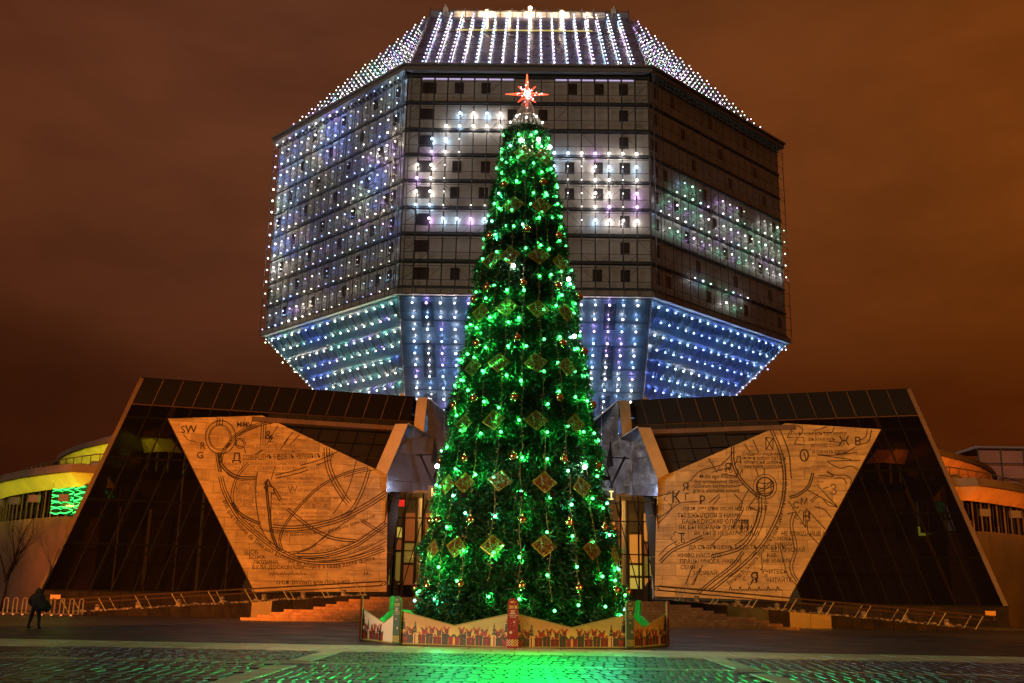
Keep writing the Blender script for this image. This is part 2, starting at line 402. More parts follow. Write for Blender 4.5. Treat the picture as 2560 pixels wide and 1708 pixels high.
for fi, (fr, W, M_) in enumerate(((fr_front, WF, M_panel), (fr_left, WL, M_panel2), (fr_right, WR, mat('facade_panel_grey_right', (0.36, 0.37, 0.38), 0.45, noise=0.16, nscale=0.5)))):
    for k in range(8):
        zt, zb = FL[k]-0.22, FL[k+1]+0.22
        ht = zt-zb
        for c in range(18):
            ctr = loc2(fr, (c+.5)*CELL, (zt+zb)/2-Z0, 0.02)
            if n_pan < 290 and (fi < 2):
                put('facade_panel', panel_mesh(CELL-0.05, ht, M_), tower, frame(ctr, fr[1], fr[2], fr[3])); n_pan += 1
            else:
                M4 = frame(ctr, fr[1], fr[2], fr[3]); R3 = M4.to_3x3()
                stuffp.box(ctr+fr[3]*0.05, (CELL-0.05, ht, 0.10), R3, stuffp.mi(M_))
        for (s0, wd) in W[k]:
            if s0+wd > 17.8: continue
            ww = wd*CELL; wh = 1.32
            M4 = frame(loc2(fr, s0*CELL+ww/2, (zt-0.42-wh/2)-Z0, 0.10), fr[1], fr[2], fr[3])
            wo_ = put('window', panel_mesh(ww, wh, M_win, 0.05, 'window'), tower, M4)
    # bands
    for k in range(9):
        bb = MB().box(loc2(fr, A/2, FL[k]-Z0, 0.10), (A, 0.22, 0.26), frame(V(0, 0, 0), fr[1], fr[2], fr[3]).to_3x3())
        build('floor_band', bb, M_band, tower)
build('facade_panel', stuffp, stuffp.mats, tower, kind='stuff')
# base strip under lowest band, cornice
for fr in (fr_front, fr_left, fr_right):
    R3 = frame(V(0, 0, 0), fr[1], fr[2], fr[3]).to_3x3()
    build('base_strip', MB().box(loc2(fr, A/2, 0.30, 0.25), (A+0.35, 0.62, 0.5), R3), mat('base_strip_beige', (0.30, 0.27, 0.23), 0.6, noise=0.15), tower)
    build('cornice', MB().box(loc2(fr, A/2, HB-0.40, 0.40), (A+0.7, 0.5, 0.9), R3).box(loc2(fr, A/2, HB-0.06, 0.5), (A+0.8, 0.2, 1.2), R3), M_corn, tower)
# lit clerestory slots under the cornice of the front face
M_slot = mat('lit_slot', (0.6, 0.55, 0.7), 0.4, emit=(0.62, 0.50, 0.85), estr=0.75)
for c in range(1, 17):
    if c in (8, 9, 10): continue
    build('slot_light', MB().box(loc2(fr_front, (c+.5)*CELL, HB-1.30, 0.16), (CELL-0.2, 0.12, 0.08), frame(V(0, 0, 0), *fr_front[1:]).to_3x3()), M_slot, tower)
# broken glints of the slanting gantry under the cornice (right and left)
for fr in (fr_left, fr_right):
    b = MB()
    for c in range(36):
        b.tube([loc2(fr, c*CELL/2, HB-1.25, 0.5), loc2(fr, (c+1)*CELL/2, HB-1.25-0.35*(c % 2), 0.9)], 0.035, 4)
        b.tube([loc2(fr, c*CELL/2, HB-0.9, 0.9), loc2(fr, (c+.5)*CELL/2, HB-1.6, 0.5)], 0.03, 4)
    build('maintenance_truss', b, mat('bright_truss', (0.5, 0.5, 0.52), 0.35, metal=0.6), tower, kind='stuff')
# slabs on the roof front and under side so the planes are made of pieces
for (fr, L, m, nm, rows) in ((fr_roof, rl, M_roofg, 'roof_panel', 6), (fr_low, A, M_under, 'soffit_panel', 9)):
    for r_ in range(rows):
        for c in range(6):
            wv, hv = A/6-0.08, L/rows-0.08
            put(nm, panel_mesh(wv, hv, m, 0.09, nm), tower, frame(loc2(fr, (c+.5)*A/6, (r_+.5)*L/rows, 0.02), *fr[1:]))
for r_ in (3, 6):
    pass
# dark window column in the lower front slope
for c in (2.0, 15.1):
    for (v0, v1) in ((0.6, 3.6), (5.4, 9.6), (11.6, 14)):
        put('window', panel_mesh(0.85*CELL, v1-v0, mat('soffit_window', (0.02, 0.035, 0.06), 0.25), 0.05, 'window'), tower, frame(loc2(fr_low, (c)*CELL, (v0+v1)/2, 0.12), *fr_low[1:]))
# yellow-lit gallery band in the roof
build('gallery_window', MB().box(loc2(fr_roof, A/2-0.6, rl*0.70, 0.14), (16.5, 0.55, 0.06), frame(V(0, 0, 0), *fr_roof[1:]).to_3x3()), mat('gallery_glow', (0.4, 0.35, 0.1), 0.4, emit=(0.62, 0.50, 0.16), estr=0.55), tower)
build('gallery_recess', MB().box(loc2(fr_roof, A/2, rl*0.665, 0.13), (22.0, 0.55, 0.05), frame(V(0, 0, 0), *fr_roof[1:]).to_3x3()), M_win, tower)
# steel lattice in front of every visible face
def lattice(fr, U, Vh, off, du=CELL, dv=1.45, tri=None, r=0.036, diag=True):
    b = MB()
    nu = int(round(U/du))
    for i in range(nu+1):
        u = i*du
        if tri:
            vmax = tri(u)
            if vmax < 0.3: continue
        else: vmax = Vh
        b.tube([loc2(fr, u, 0, off), loc2(fr, u, vmax, off)], r*1.15, 4, cap=False)
    j = 0
    while j*dv < Vh:
        v = j*dv
        if tri:
            us = [x*0.1 for x in range(int(U*10)+1) if tri(x*0.1) >= v]
            if not us: break
            b.tube([loc2(fr, us[0], v, off), loc2(fr, us[-1], v, off)], r, 4, cap=False)
        else: b.tube([loc2(fr, 0, v, off), loc2(fr, U, v, off)], r, 4, cap=False)
        j += 1
    if diag and not tri:
        rnd = random.Random(3)
        for i in range(nu):
            for j in range(int(Vh/dv)):
                if rnd.random() < 0.22:
                    s_ = rnd.random() < .5
                    b.tube([loc2(fr, (i+(0 if s_ else 1))*du, j*dv, off), loc2(fr, (i+(1 if s_ else 0))*du, (j+1)*dv, off)], r*0.7, 3, cap=False)
                if rnd.random() < 0.30:
                    b.tube([loc2(fr, i*du, j*dv, off), loc2(fr, i*du, j*dv-0.4, 0.1)], r*0.8, 3, cap=False)
    build('steel_lattice', b, M_lat, tower, kind='stuff')
triv = lambda fr, apex: (lambda u: 0)
def tri_fn(fr, P, apex):
    U = (P-fr[0]).length; e = apex-fr[0]; au, av = e.dot(fr[1]), e.dot(fr[2])
    return lambda u: av*(u/au if u < au else (U-u)/(U-au)) if 0 <= u <= U else -1
T_rl = tri_fn(fr_rl, zz(oct_[0], Z1), zz(sq[0], Z2)); T_rr = tri_fn(fr_rr, zz(oct_[2], Z1), zz(sq[1], Z2))
T_ll = tri_fn(fr_ll, zz(oct_[0], Z0), zz(sq[0], ZB)); T_lr = tri_fn(fr_lr, zz(oct_[2], Z0), zz(sq[1], ZB))
OFF = 0.75
for fr in (fr_front, fr_left, fr_right): lattice(fr, A, HB-1.0, OFF)
lattice(fr_roof, A, rl-0.5, 0.55, dv=1.6, diag=False, r=0.016)
lattice(fr_low, A, 22, OFF, r=0.018)
for fr, T in ((fr_rl, T_rl), (fr_rr, T_rr)): lattice(fr, A, 22, 0.5, dv=1.3, tri=T, r=0.02)
for fr, T in ((fr_ll, T_ll), (fr_lr, T_lr)):
    lattice(fr, A, 22, 0.6, dv=1.4, tri=T, r=0.02)
    b = MB()
    for i in range(1, 18):
        for j in range(0, 7):
            v = 0.5+j*2.8
            if T(i*CELL) > v+1.7: b.tube([loc2(fr, i*CELL, v, 0.15), loc2(fr, i*CELL+0.15, v+1.7, 0.15)], 0.09, 4)
    build('soffit_fin', b, mat('soffit_fin_dark', (0.03, 0.035, 0.04), 0.5), tower, kind='stuff')
# corner ladders
for fr, u in ((fr_left, A-0.1), (fr_front, 0.9), (fr_right, 0.2)):
    b = MB()
    for du in (-0.5, 0.5): b.tube([loc2(fr, u+du, 0, OFF+0.1), loc2(fr, u+du, HB-1, OFF+0.1)], 0.05, 5)
    for j in range(16): b.tube([loc2(fr, u-0.5, j*1.5, OFF+0.1), loc2(fr, u+0.5, j*1.5+(0.7 if j % 2 else -0.3), OFF+0.1)], 0.03, 4)
    build('corner_mast', b, M_lat, tower)
# hip ridges of the roof
for p, q in ((zz(oct_[0], Z1), zz(sq[0], Z2)), (zz(oct_[1], Z1), zz(sq[1], Z2)), (zz(oct_[7], Z1), zz(sq[0], Z2)), (zz(oct_[2], Z1), zz(sq[1], Z2)),
             (zz(oct_[0], Z0), zz(sq[0], ZB)), (zz(oct_[1], Z0), zz(sq[1], ZB)), (zz(oct_[7], Z0), zz(sq[0], ZB)), (zz(oct_[2], Z0), zz(sq[1], ZB))):
    build('ridge_rail', MB().tube([p, q], 0.13, 5), mat('ridge_metal', (0.35, 0.35, 0.4), 0.35, metal=0.7), tower)
# observation deck on the roof
M_deck = mat('deck_parapet_lit', (0.55, 0.50, 0.42), 0.5, noise=0.2)
for i in range(18): build('deck_panel', MB().box((CX-h+(i+.5)*A/18, D+S+0.35, Z2+0.50), (A/18-.03, 0.3, 1.05)), M_deck if 1 < i < 16 else M_corn, tower)  # lamp wash put into the colour: middle panels paler, end ones dark
build('deck_floor', MB().box((CX, D+S+3.4, Z2+0.1), (A, 6, 0.2)), M_corn, tower)
for i in range(18):
    x = CX-h+A*i/17
    build('deck_post', MB().tube([(x, D+S+0.1, Z2+0.0), (x, D+S+0.1, Z2+1.45)], 0.06, 5), M_lat, tower)
build('deck_railing', MB().tube([(CX-h, D+S+0.1, Z2+1.1), (CX+h, D+S+0.1, Z2+1.1)], 0.05, 5), M_lat, tower)
M_flood = mat('flood_lens', (1, 1, 1), 0.4, emit=(1.0, 0.80, 0.52), estr=14, sample=False)
for x, p in ((CX+0.1, 420), (CX+4.1, 260), (CX-5.4, 220), (CX-2.5, 100), (CX+7.4, 70), (CX-8.4, 60)):
    if p > 200: build('deck_floodlight', MB().ball((x, D+S-0.75, Z2+0.95 if p > 400 else Z2+.5), 0.24 if p > 400 else 0.16, 10, 8), M_flood, tower, smooth=True)
    lamp('deck_light', 'POINT', (x, D+S-0.45, Z2+0.55), p*1.3, (1.0, 0.68, 0.40), tower, 0.06)
for x in (CX-h+1.9, CX+h-1.9):
    b = MB()
    for a_ in range(3): b.tube([(x+0.5*math.cos(a_*2.1), D+S+0.4+0.5*math.sin(a_*2.1), Z2+0.3), (x, D+S-0.2, Z2+1.7)], 0.06, 4)
    b.box((x, D+S+0.2, Z2+1.2), (0.6, 0.4, 0.5))
    build('roof_crane', b, mat('crane_cream', (0.6, 0.5, 0.35), 0.5), tower)

# ---- LED lamps: bright points fixed on the lattice; each colour shares one mesh and one lamp colour
LC = {'white': (1.0, 0.93, 0.88), 'warm': (1.0, 0.82, 0.58), 'blue': (0.20, 0.32, 1.0), 'sky': (0.45, 0.70, 1.0), 'green': (0.35, 1.0, 0.62), 'violet': (0.72, 0.45, 1.0), 'lime': (0.80, 1.0, 0.70), 'red': (1.0, 0.45, 0.4)}
LM = {k: mat('led_'+k, (1, 1, 1), 0.5, emit=tuple(.86*q+.14 for q in c), estr=4.4, sample=False) for k, c in LC.items()}
LMESH = {}
leds = []           # (pos, colour, size, power)
def nzc(x, y, seed, pal):
    from mathutils import noise
    v = noise.noise(V(x*0.21+seed, y*0.24, seed*3.1))*0.5+0.5 + RNG.uniform(-.13, .13)
    return pal[max(0, min(len(pal)-1, int((v-0.2)/0.6*len(pal))))]
dz = 1.4667
rowv = [FL[0]-Z0-0.2 - i*1.4545 for i in range(16)]
# front face figures: rows downward from the third floor, columns are cell lines
L_fig = {3: ([4, 5, 6, 7], []), 4: ([3, 4, 5, 6, 7], []), 5: ([2, 3], [4]), 6: ([2, 3], [4]), 7: ([1, 2], [3]), 8: ([1, 2], [3]), 9: ([1, 2], [3]), 10: ([1, 2], [3, 5, 6]), 11: ([2, 3, 4, 5, 6], []), 12: ([], [])}
R_fig = {6: ([11, 12, 13, 14, 15, 16, 17], []), 7: ([11, 14, 15, 17], [12, 13, 16]), 8: ([14, 15, 17], [12, 13, 16, 11]), 9: ([14, 15, 17], [12, 13, 16]), 10: ([14, 15, 17], [13, 16]), 11: ([14, 15, 16, 17], [13])}
for FG in (L_fig, R_fig):
    for r_, (big, small) in FG.items():
        for c in big: leds.append((loc2(fr_front, c*CELL, rowv[r_], OFF+0.12), random.choice(['white', 'white', 'white', 'sky', 'violet', 'sky']), 1.35, 64))
        for c in small: leds.append((loc2(fr_front, c*CELL, rowv[r_], OFF+0.12), 'white', 0.6, 6))
def wv2(c, i):
    from mathutils import noise
    return max(0.0, min(1.0, 0.5+1.1*noise.noise(V(c*0.16+i*0.10, i*0.20-c*.05, 4.4))))
for i in range(17):
    v = rowv[i] if i < 16 else rowv[15]-1.45
    for c in range(0, 18):
        x = (c+0.5)*CELL
        leds.append((loc2(fr_left, x, v, OFF+0.1), nzc(c, i*1.3, 2.2, ['warm', 'white', 'lime', 'white', 'sky', 'blue', 'blue', 'sky', 'violet', 'white', 'warm']), RNG.uniform(.30, .62)+.55*wv2(c, i), 3+30*wv2(c, i)**2.2))
for i in range(16):
    for c in range(18):
        # the moving pattern on the right-hand face
        on = (c < 5 and 6 <= i <= 11 and (i-6) >= 0 and c+i > 7) or (4 <= c <= 8 and 7 <= i <= 13 and not (c == 4 and i < 9)) or (8 < c < 14 and i in (7, 8, 9, 10, 11)) or (c >= 13 and 6 <= i <= 12)
        on = [9, 9, 8, 7, 7, 7, 8, 10, 7, 7, 7, 7, 9, 8, 7, 7, 7, 7][c] <= i <= [13, 13, 13, 13, 14, 14, 14, 13, 15, 15, 15, 14, 12, 13, 13, 13, 13, 13][c] and (c*7+i*5) % 7 not in (2, 4)
        if on: leds.append((loc2(fr_right, (c+.5)*CELL, rowv[i]-0.1, OFF+0.1), nzc(c, i*1.5, 7.7, ['lime', 'green', 'white', 'lime', 'green', 'violet', 'white', 'sky', 'lime']), RNG.uniform(.35, 1.15), 9))
nr = 15
for c in range(1, 18):
    for j in range(nr):
        leds.append((loc2(fr_roof, c*CELL, 0.5+j*(rl-1.2)/(nr-1), 0.62), ['sky', 'white', 'white', 'violet'][int(RNG.integers(4))] if j else 'sky', 0.66+0.26*(j/nr), 11))
for fr, T, seed in ((fr_rl, T_rl, 3.3), (fr_rr, T_rr, 9.1)):
    for j in range(17):
        for i in range(0, 19):
            u = 0.35 + i*CELL + (0.0 if j % 2 else CELL*0.45); v = 0.45+j*1.3
            if T(u) > v+0.1 and u < A-0.1: leds.append((loc2(fr, u, v, 0.55), nzc(i, j*1.5, seed, ['violet', 'white', 'sky', 'white', 'violet', 'lime', 'white', 'green']), 0.72, 6))
for j in range(14):
    v = 0.55+j*1.42 if j else 0.35
    for c in range(1, 18): leds.append((loc2(fr_low, c*CELL, v, OFF+0.1), ['white', 'sky', 'white', 'violet', 'white'][int(RNG.integers(5))], RNG.uniform(.95, 1.2), 36))
for fr, T, seed, pal in ((fr_ll, T_ll, 4.4, ['blue', 'lime', 'warm', 'green', 'lime', 'violet', 'lime', 'warm']), (fr_lr, T_lr, 5.9, ['sky', 'blue', 'blue', 'blue', 'sky', 'blue', 'sky', 'white'])):
    for j in range(14):
        for c in range(0, 18):
            u, v = (c+.5)*CELL, 0.5+j*1.42
            if T(u) > v: leds.append((loc2(fr, u, v, 0.75), nzc(c, j*1.3, seed, pal), RNG.uniform(.75, 1.05), 30))
# edge lines
for (p, q, k) in ((zz(oct_[7], Z0), zz(sq[0], ZB), 46), (zz(oct_[2], Z0), zz(sq[1], ZB), 46)):
    for i in range(k):
        leds.append((p.lerp(q, (i+.5)/k)+V(0, -0.25, -0.15), 'lime' if p.x < 0 else 'sky', 0.5, 0))
LR = 0.105
FACES = [(fr_front, OFF+.11), (fr_left, OFF+.1), (fr_right, OFF+.1), (fr_roof, .62), (fr_low, OFF+.1), (fr_rl, .55), (fr_rr, .55), (fr_ll, .75), (fr_lr, .75)]
leds.sort(key=lambda L: -L[2]*(1.0 if L[0].z < Z1 else 0.8))
rest = {k: MB() for k in LC}
lampdata = {}
for i, (p, c, sz, pw) in enumerate(leds):
    nrm = min(((abs((p-f_[0]).dot(f_[3])-o_), f_[3]) for f_, o_ in FACES), key=lambda q: q[0])[1]
    if i < 300:
        kk = (c, round(sz, 1))
        if kk not in LMESH: LMESH[kk] = MB().ball((0, 0, 0), LR*round(sz, 1), 8, 6).mesh('led_lamp', LM[c], smooth=True)
        put('led_lamp', LMESH[kk], tower, loc=p)
    else: rest[c].ball(p, LR*sz, 6, 4)
    if pw:
        pw = round(pw/3)*3+1; kp = (c, int(pw))
        if kp not in lampdata:
            l = bpy.data.lights.new('led_glow', 'POINT'); l.energy = pw*0.50; l.color = LC[c]; l.shadow_soft_size = 0.04; lampdata[kp] = l
        o = bpy.data.objects.new('led_glow', lampdata[kp]); COL.objects.link(o); o.location = p-nrm*(0.40 if p.z < Z1 else 0.2)-Vector(tower.location); o.parent = tower
allr = MB()
for k, b in rest.items():
    off = len(allr.v); allr.v += b.v; mi = allr.mi(LM[k]); allr.f += [tuple(off+i for i in f) for f in b.f]; allr.m += [mi]*len(b.f)
put('led_lamp', allr.mesh('led_lamp', allr.mats, smooth=True, fixn=False), tower, kind='stuff')
# shaft under the diamond
build('shaft', MB().box((CX, YC, ZB/2), (18, 18, ZB-0.1)), mat('shaft_concrete', (0.2, 0.19, 0.18), 0.7, noise=0.2), tower)
# ================================================================== ROUND ANNEXES (curved terraces left and right)
def Pc(Rr, th, z):
    T0 = R(36); s_ = -1 if th < 0 else 1; a_ = abs(th)
    if a_ >= T0: return V(CX+Rr*math.sin(th), YC-Rr*math.cos(th), z)
    d_ = (T0-a_)*Rr           # the drum runs on straight behind the wing
    return V(CX+s_*(Rr*math.sin(T0)-d_*0.86), YC-Rr*math.cos(T0)+d_*0.50, z)
M_conc = mat('annex_plaster', (0.17, 0.080, 0.048), 0.7, noise=0.4, nscale=0.3)
M_rim = mat('annex_rim', (0.20, 0.13, 0.10), 0.6, noise=0.3, nscale=0.5)
M_ywall = mat('annex_band_yellow', (0.60, 0.52, 0.10), 0.55, noise=0.15, nscale=0.6)
M_owall = mat('annex_band_orange', (0.62, 0.28, 0.08), 0.55, noise=0.2, nscale=0.6)
M_dglass = glassmat('annex_dark_glass', (0.10, 0.09, 0.08), 0.04, 0.4)
M_frame = mat('window_frame', (0.16, 0.10, 0.07), 0.5)
def arc_wall(Ra, z0, Rb, z1, t0, t1, n, m, name, parent, thick=0.0):
    b = MB()
    for i in range(n):
        a, c = t0+(t1-t0)*i/n, t0+(t1-t0)*(i+1)/n
        b.face([Pc(Ra, a, z0), Pc(Ra, c, z0), Pc(Rb, c, z1), Pc(Rb, a, z1)])
    return build(name, b, m, parent)
for sgn, nm in ((-1, 'left'), (1, 'right')):
    lab = ('curved terrace building with yellow lit eaves and green neon, behind the left glass wing' if sgn < 0 else
           'curved terrace building with orange lit eaves, behind the right glass wing')
    an = thing('terrace_building', lab, 'building', (CX+sgn*45, YC-40, 0), group='curved terrace buildings beside the tower')
    Mb = M_ywall if sgn < 0 else M_owall
    a0, a1 = sgn*R(34), sgn*R(88)
    b0, b1 = sgn*R(33.5), sgn*R(80)
    # upper storey
    arc_wall(53.6, 14.6, 50.0, 16.2, a0, a1, 40, M_rim, 'roof', an)
    arc_wall(53.8, 14.1, 53.6, 14.65, a0, a1, 40, M_rim, 'roof_rim', an)
    n = 34
    for i in range(n):
        t0_, t1_ = a0+(a1-a0)*i/n, a0+(a1-a0)*(i+0.96)/n
        build('eave_panel', MB().prism([Pc(53.4, t0_, 14.1), Pc(53.4, t1_, 14.1), Pc(52.2, t1_, 13.1), Pc(52.2, t0_, 13.1)], (0, 0, 0.08)), Mb, an)
        wf = build('window', MB().prism([Pc(51.6, t0_, 11.3), Pc(51.6, t1_, 11.3), Pc(51.6, t1_, 13.1), Pc(51.6, t0_, 13.1)], (0, 0.05, 0)), M_dglass, an)
        build('window_frame', MB().tube([Pc(51.7, t0_, 11.3), Pc(51.7, t0_, 13.15)], 0.07, 4), M_frame, an)
    arc_wall(51.2, 11.2, 51.2, 13.3, a0, a1, 40, mat('dark_inside', (0.02, 0.018, 0.016), 0.8), 'back_wall', an)
    arc_wall(60.0, 11.15, 51.0, 11.3, b0, b1, 40, M_rim, 'terrace', an)
    b = MB(); b.tube([Pc(57.5, b0+(a1-b0)*i/40, 12.25) for i in range(41)], 0.05, 4)
    for i in range(41): b.tube([Pc(57.5, b0+(a1-b0)*i/40, 11.2), Pc(57.5, b0+(a1-b0)*i/40, 12.25)], 0.04, 4)
    build('terrace_railing', b, M_frame, an, kind='stuff')
    # lower storey
    arc_wall(60.2, 10.55, 60.0, 11.2, b0, b1, 40, M_rim, 'terrace_rim', an)
    n = 36
    for i in range(n):
        t0_, t1_ = b0+(b1-b0)*i/n, b0+(b1-b0)*(i+0.965)/n
        build('eave_panel', MB().prism([Pc(59.9, t0_, 10.5), Pc(59.9, t1_, 10.5), Pc(58.9, t1_, 9.5), Pc(58.9, t0_, 9.5)], (0, 0, 0.08)), Mb, an)
        build('window', MB().prism([Pc(58.3, t0_, 7.2), Pc(58.3, t1_, 7.2), Pc(58.3, t1_, 9.5), Pc(58.3, t0_, 9.5)], (0, 0.05, 0)), M_dglass, an)
        build('window_frame', MB().tube([Pc(58.45, t0_, 7.2), Pc(58.45, t0_, 9.55)], 0.06, 4), M_frame, an)
    arc_wall(57.6, 7.1, 57.6, 9.7, b0, b1, 40, mat('dark_inside'), 'back_wall', an)
    arc_wall(60.0, 7.05, 57.0, 7.15, b0, b1, 40, M_rim, 'ledge', an)
    arc_wall(60.0, 0.0, 60.0, 7.1, b0, b1, 60, M_conc if sgn < 0 else mat('annex_wall_dark', (0.10, 0.06, 0.045), 0.75, noise=0.3, nscale=0.3), 'wall', an)
    # lamps that wash the eaves; boxes in front sized to block their outward light
    colr = (0.90, 0.86, 0.06) if sgn < 0 else (1.0, 0.30, 0.05)
    for (Rr, z, ta, tb, pw) in ((54.6, 12.2, a0, a0+(a1-a0)*0.62, 150), (61.0, 8.6, b0, b1*0.86, 130)):
        k = 11
        for i in range(k):
            th = ta+(tb-ta)*(i+.5)/k
            lamp('eave_light', 'POINT', Pc(Rr, th, z-0.2), pw*(1.0 if sgn < 0 else 0.7), colr, an, 0.06)
            build('eave_lamp_shield', MB().box(Pc(Rr+0.30, th, z-0.15), (0.8, 0.35, 0.55)), M_frame, an)
    if sgn < 0:
        # green neon window
        M_neon = mat('green_neon', (0.1, 1, 0.4), 0.4, emit=(0.0, 1.0, 0.18), estr=1.9, sample=True)
        Q = lambda x, y: (lambda d, c: EYE+d*c)(ray(x, y), 0)
        def cyl(px, py, Rr):
            d = ray(px, py); ox, oy = EYE.x-CX, EYE.y-YC
            a = d.x*d.x+d.y*d.y; b_ = 2*(ox*d.x+oy*d.y); c = ox*ox+oy*oy-Rr*Rr; return EYE+d*((-b_-math.sqrt(max(0, b_*b_-4*a*c)))/(2*a))
        build('neon_window', MB().face([cyl(x, y, 58.75) for x, y in ((134, 1216), (222, 1210), (212, 1286), (128, 1281))]), mat('neon_glass', (0.005, 0.03, 0.012), 0.15), an)
        for c in range(3):
            x0, x1 = 132+c*28, 158+c*28
            for r_ in range(9):
                y0 = 1222+r_*7.4; am = (-1)**r_*3.2; wv = [1.0, .35, 1.2, .3, 1.3, .5, 1.0, .4, 1.1][r_]
                if r_ == 8: am = 4
                pts = [cyl(x0-r_*0.7+(x1-x0)*i/8, y0-c*1.2+am*math.sin(math.pi*i/8+(c*0.9))*0.9, 58.9) for i in range(9)]
                build('neon_tube', MB().tube(pts, 0.032*wv+0.012, 5), M_neon, an)
    else:
        for (x0, x1, ya, yb) in ((2351, 2369, 1156, 1180), (2373, 2390, 1158, 1184), (2393, 2408, 1161, 1187), (2411, 2424, 1165, 1190)):
            d0 = atY(x0, ya, 84.0); d1 = atY(x1, yb, 84.0)
            th0, th1 = [math.atan2(p.x-CX, YC-p.y) for p in (d0, d1)]
        n = 34
        for i in range(2, 7):
            t0_, t1_ = a0+(a1-a0)*(i+.08)/n, a0+(a1-a0)*(i+0.9)/n
            build('lit_window', MB().face([Pc(51.4, t0_, 11.4), Pc(51.4, t1_, 11.4), Pc(51.4, t1_, 13.0), Pc(51.4, t0_, 13.0)]), mat('lit_room_amber', (0.5, 0.3, 0.1), 0.6, emit=(0.75, 0.33, 0.05), estr=0.55), an)
# glazed box far right
gb = thing('glass_block', 'rectangular glazed block lit pinkish beyond the right terrace building', 'building', (60, 121, 0))
P0 = atY(2440, 1122, 118); 
M_pink = mat('pink_lit_glass', (0.35, 0.14, 0.10), 0.3, noise=0.4, nscale=0.3, emit=(0.45, 0.13, 0.05), estr=0.14)
for i in range(9):
    for j in range(3):
        build('window', MB().box((P0.x+1.4+i*2.6, 118, P0.z-1.0-j*1.75), (2.45, 0.2, 1.6)), M_pink, gb)
b = MB()
for i in range(10): b.box((P0.x+0.1+i*2.6, 117.85, P0.z-2.7), (0.12, 0.15, 5.4))
for j in range(4): b.box((P0.x+12, 117.85, P0.z-j*1.75+0.05), (24, 0.15, 0.12))
build('window_frame', b, M_frame, gb)
build('wall', MB().box((P0.x+12, 121, (P0.z-5.6)/2), (24, 5.6, P0.z-5.6)), mat('annex_wall_dark'), gb)
build('roof', MB().box((P0.x+12, 121, P0.z+0.15), (24.4, 6.4, 0.3)), mat('roof_edge_pale', (0.5, 0.35, 0.28), 0.5), gb)

# ================================================================== ENTRANCE WINGS (the open book)
def mirP(p): return V(2*CX-p.x, p.y, p.z)
Bp = V(-35.1, 76.0, 1.55); Tp = V(-31.29, 81.0, 18.42)
du_ = V(math.cos(.30), math.sin(.30), 0)
nn = (Tp-Bp).cross(du_).normalized()
if nn.y > 0: nn = -nn                           # outward, to the camera
wv_ = nn.cross(du_); wv_ = -wv_ if wv_.z < 0 else wv_
M_stone = mat('plaque_stone', (0.54, 0.34, 0.125), 0.6, noise=0.30, nscale=0.9, bump=0.3, bscale=18)
_t = M_stone.node_tree; _b = _t.nodes['Principled BSDF']; _src = _b.inputs['Base Color'].links[0].from_socket
_co = _t.nodes.new('ShaderNodeTexCoord'); _mp = _t.nodes.new('ShaderNodeMapping'); _mp.inputs['Scale'].default_value = (0.35, 0.35, 2.6); _nz = _t.nodes.new('ShaderNodeTexNoise'); _nz.inputs['Scale'].default_value = 1.6; _nz.inputs['Detail'].default_value = 5
_rp = _t.nodes.new('ShaderNodeValToRGB'); _rp.color_ramp.elements[0].position = 0.34; _rp.color_ramp.elements[0].color = (0.74, 0.70, 0.66, 1); _rp.color_ramp.elements[1].position = 0.52; _rp.color_ramp.elements[1].color = (1, 1, 1, 1)
_mx = _t.nodes.new('ShaderNodeMix'); _mx.data_type = 'RGBA'; _mx.blend_type = 'MULTIPLY'; _mx.inputs['Factor'].default_value = 1.0     # stains and uneven light, both put into the colour along the courses
_t.links.new(_co.outputs['Object'], _mp.inputs[0]); _t.links.new(_mp.outputs[0], _nz.inputs[0]); _t.links.new(_nz.outputs[0], _rp.inputs[0])
_t.links.new(_src, _mx.inputs['A']); _t.links.new(_rp.outputs[0], _mx.inputs['B']); _t.links.new(_mx.outputs['Result'], _b.inputs['Base Color'])
M_ink = mat('engraved_line', (0.045, 0.022, 0.010), 0.8)
M_inkf = mat('engraved_faint', (0.20, 0.12, 0.06), 0.8)
M_wglass = glassmat('wing_glass', (0.22, 0.20, 0.19), 0.03, 0.15)
M_tile = mat('wing_tile', (0.022, 0.017, 0.012), 0.28, noise=0.3, nscale=0.5)
M_cap = mat('wing_cap_panel', (0.005, 0.0045, 0.004), 0.3, noise=0.3)
M_seam = mat('wing_seam', (0.005, 0.0035, 0.003), 0.75, spec=0.2)
M_edge = mat('wing_edge_stone', (0.13, 0.07, 0.04), 0.6, noise=0.3, nscale=1.0)
M_steel = mat('brushed_steel', (0.34, 0.40, 0.56), 0.16, metal=0.8, noise=0.25, nscale=1.2, rvar=0.05)
M_orange = mat('fascia_bronze', (0.42, 0.26, 0.12), 0.5, noise=0.2, nscale=0.7)
M_gran = mat('plinth_granite', (0.030, 0.018, 0.011), 0.7, spec=0.12, noise=0.65, nscale=1.5, bump=0.2)

def catmull(P, k=8):
    if len(P) < 3: 
        return [(P[0][0]+(P[1][0]-P[0][0])*t/4, P[0][1]+(P[1][1]-P[0][1])*t/4) for t in range(5)]
    Q = [P[0]]+list(P)+[P[-1]]; out = []
    for i in range(1, len(Q)-2):
        p0, p1, p2, p3 = Q[i-1:i+3]
        for j in range(k):
            t = j/k
            out.append(tuple(0.5*((2*p1[a])+(-p0[a]+p2[a])*t+(2*p0[a]-5*p1[a]+4*p2[a]-p3[a])*t*t+(-p0[a]+3*p1[a]-3*p2[a]+p3[a])*t**3) for a in (0, 1)))
    out.append(tuple(P[-1])); return out

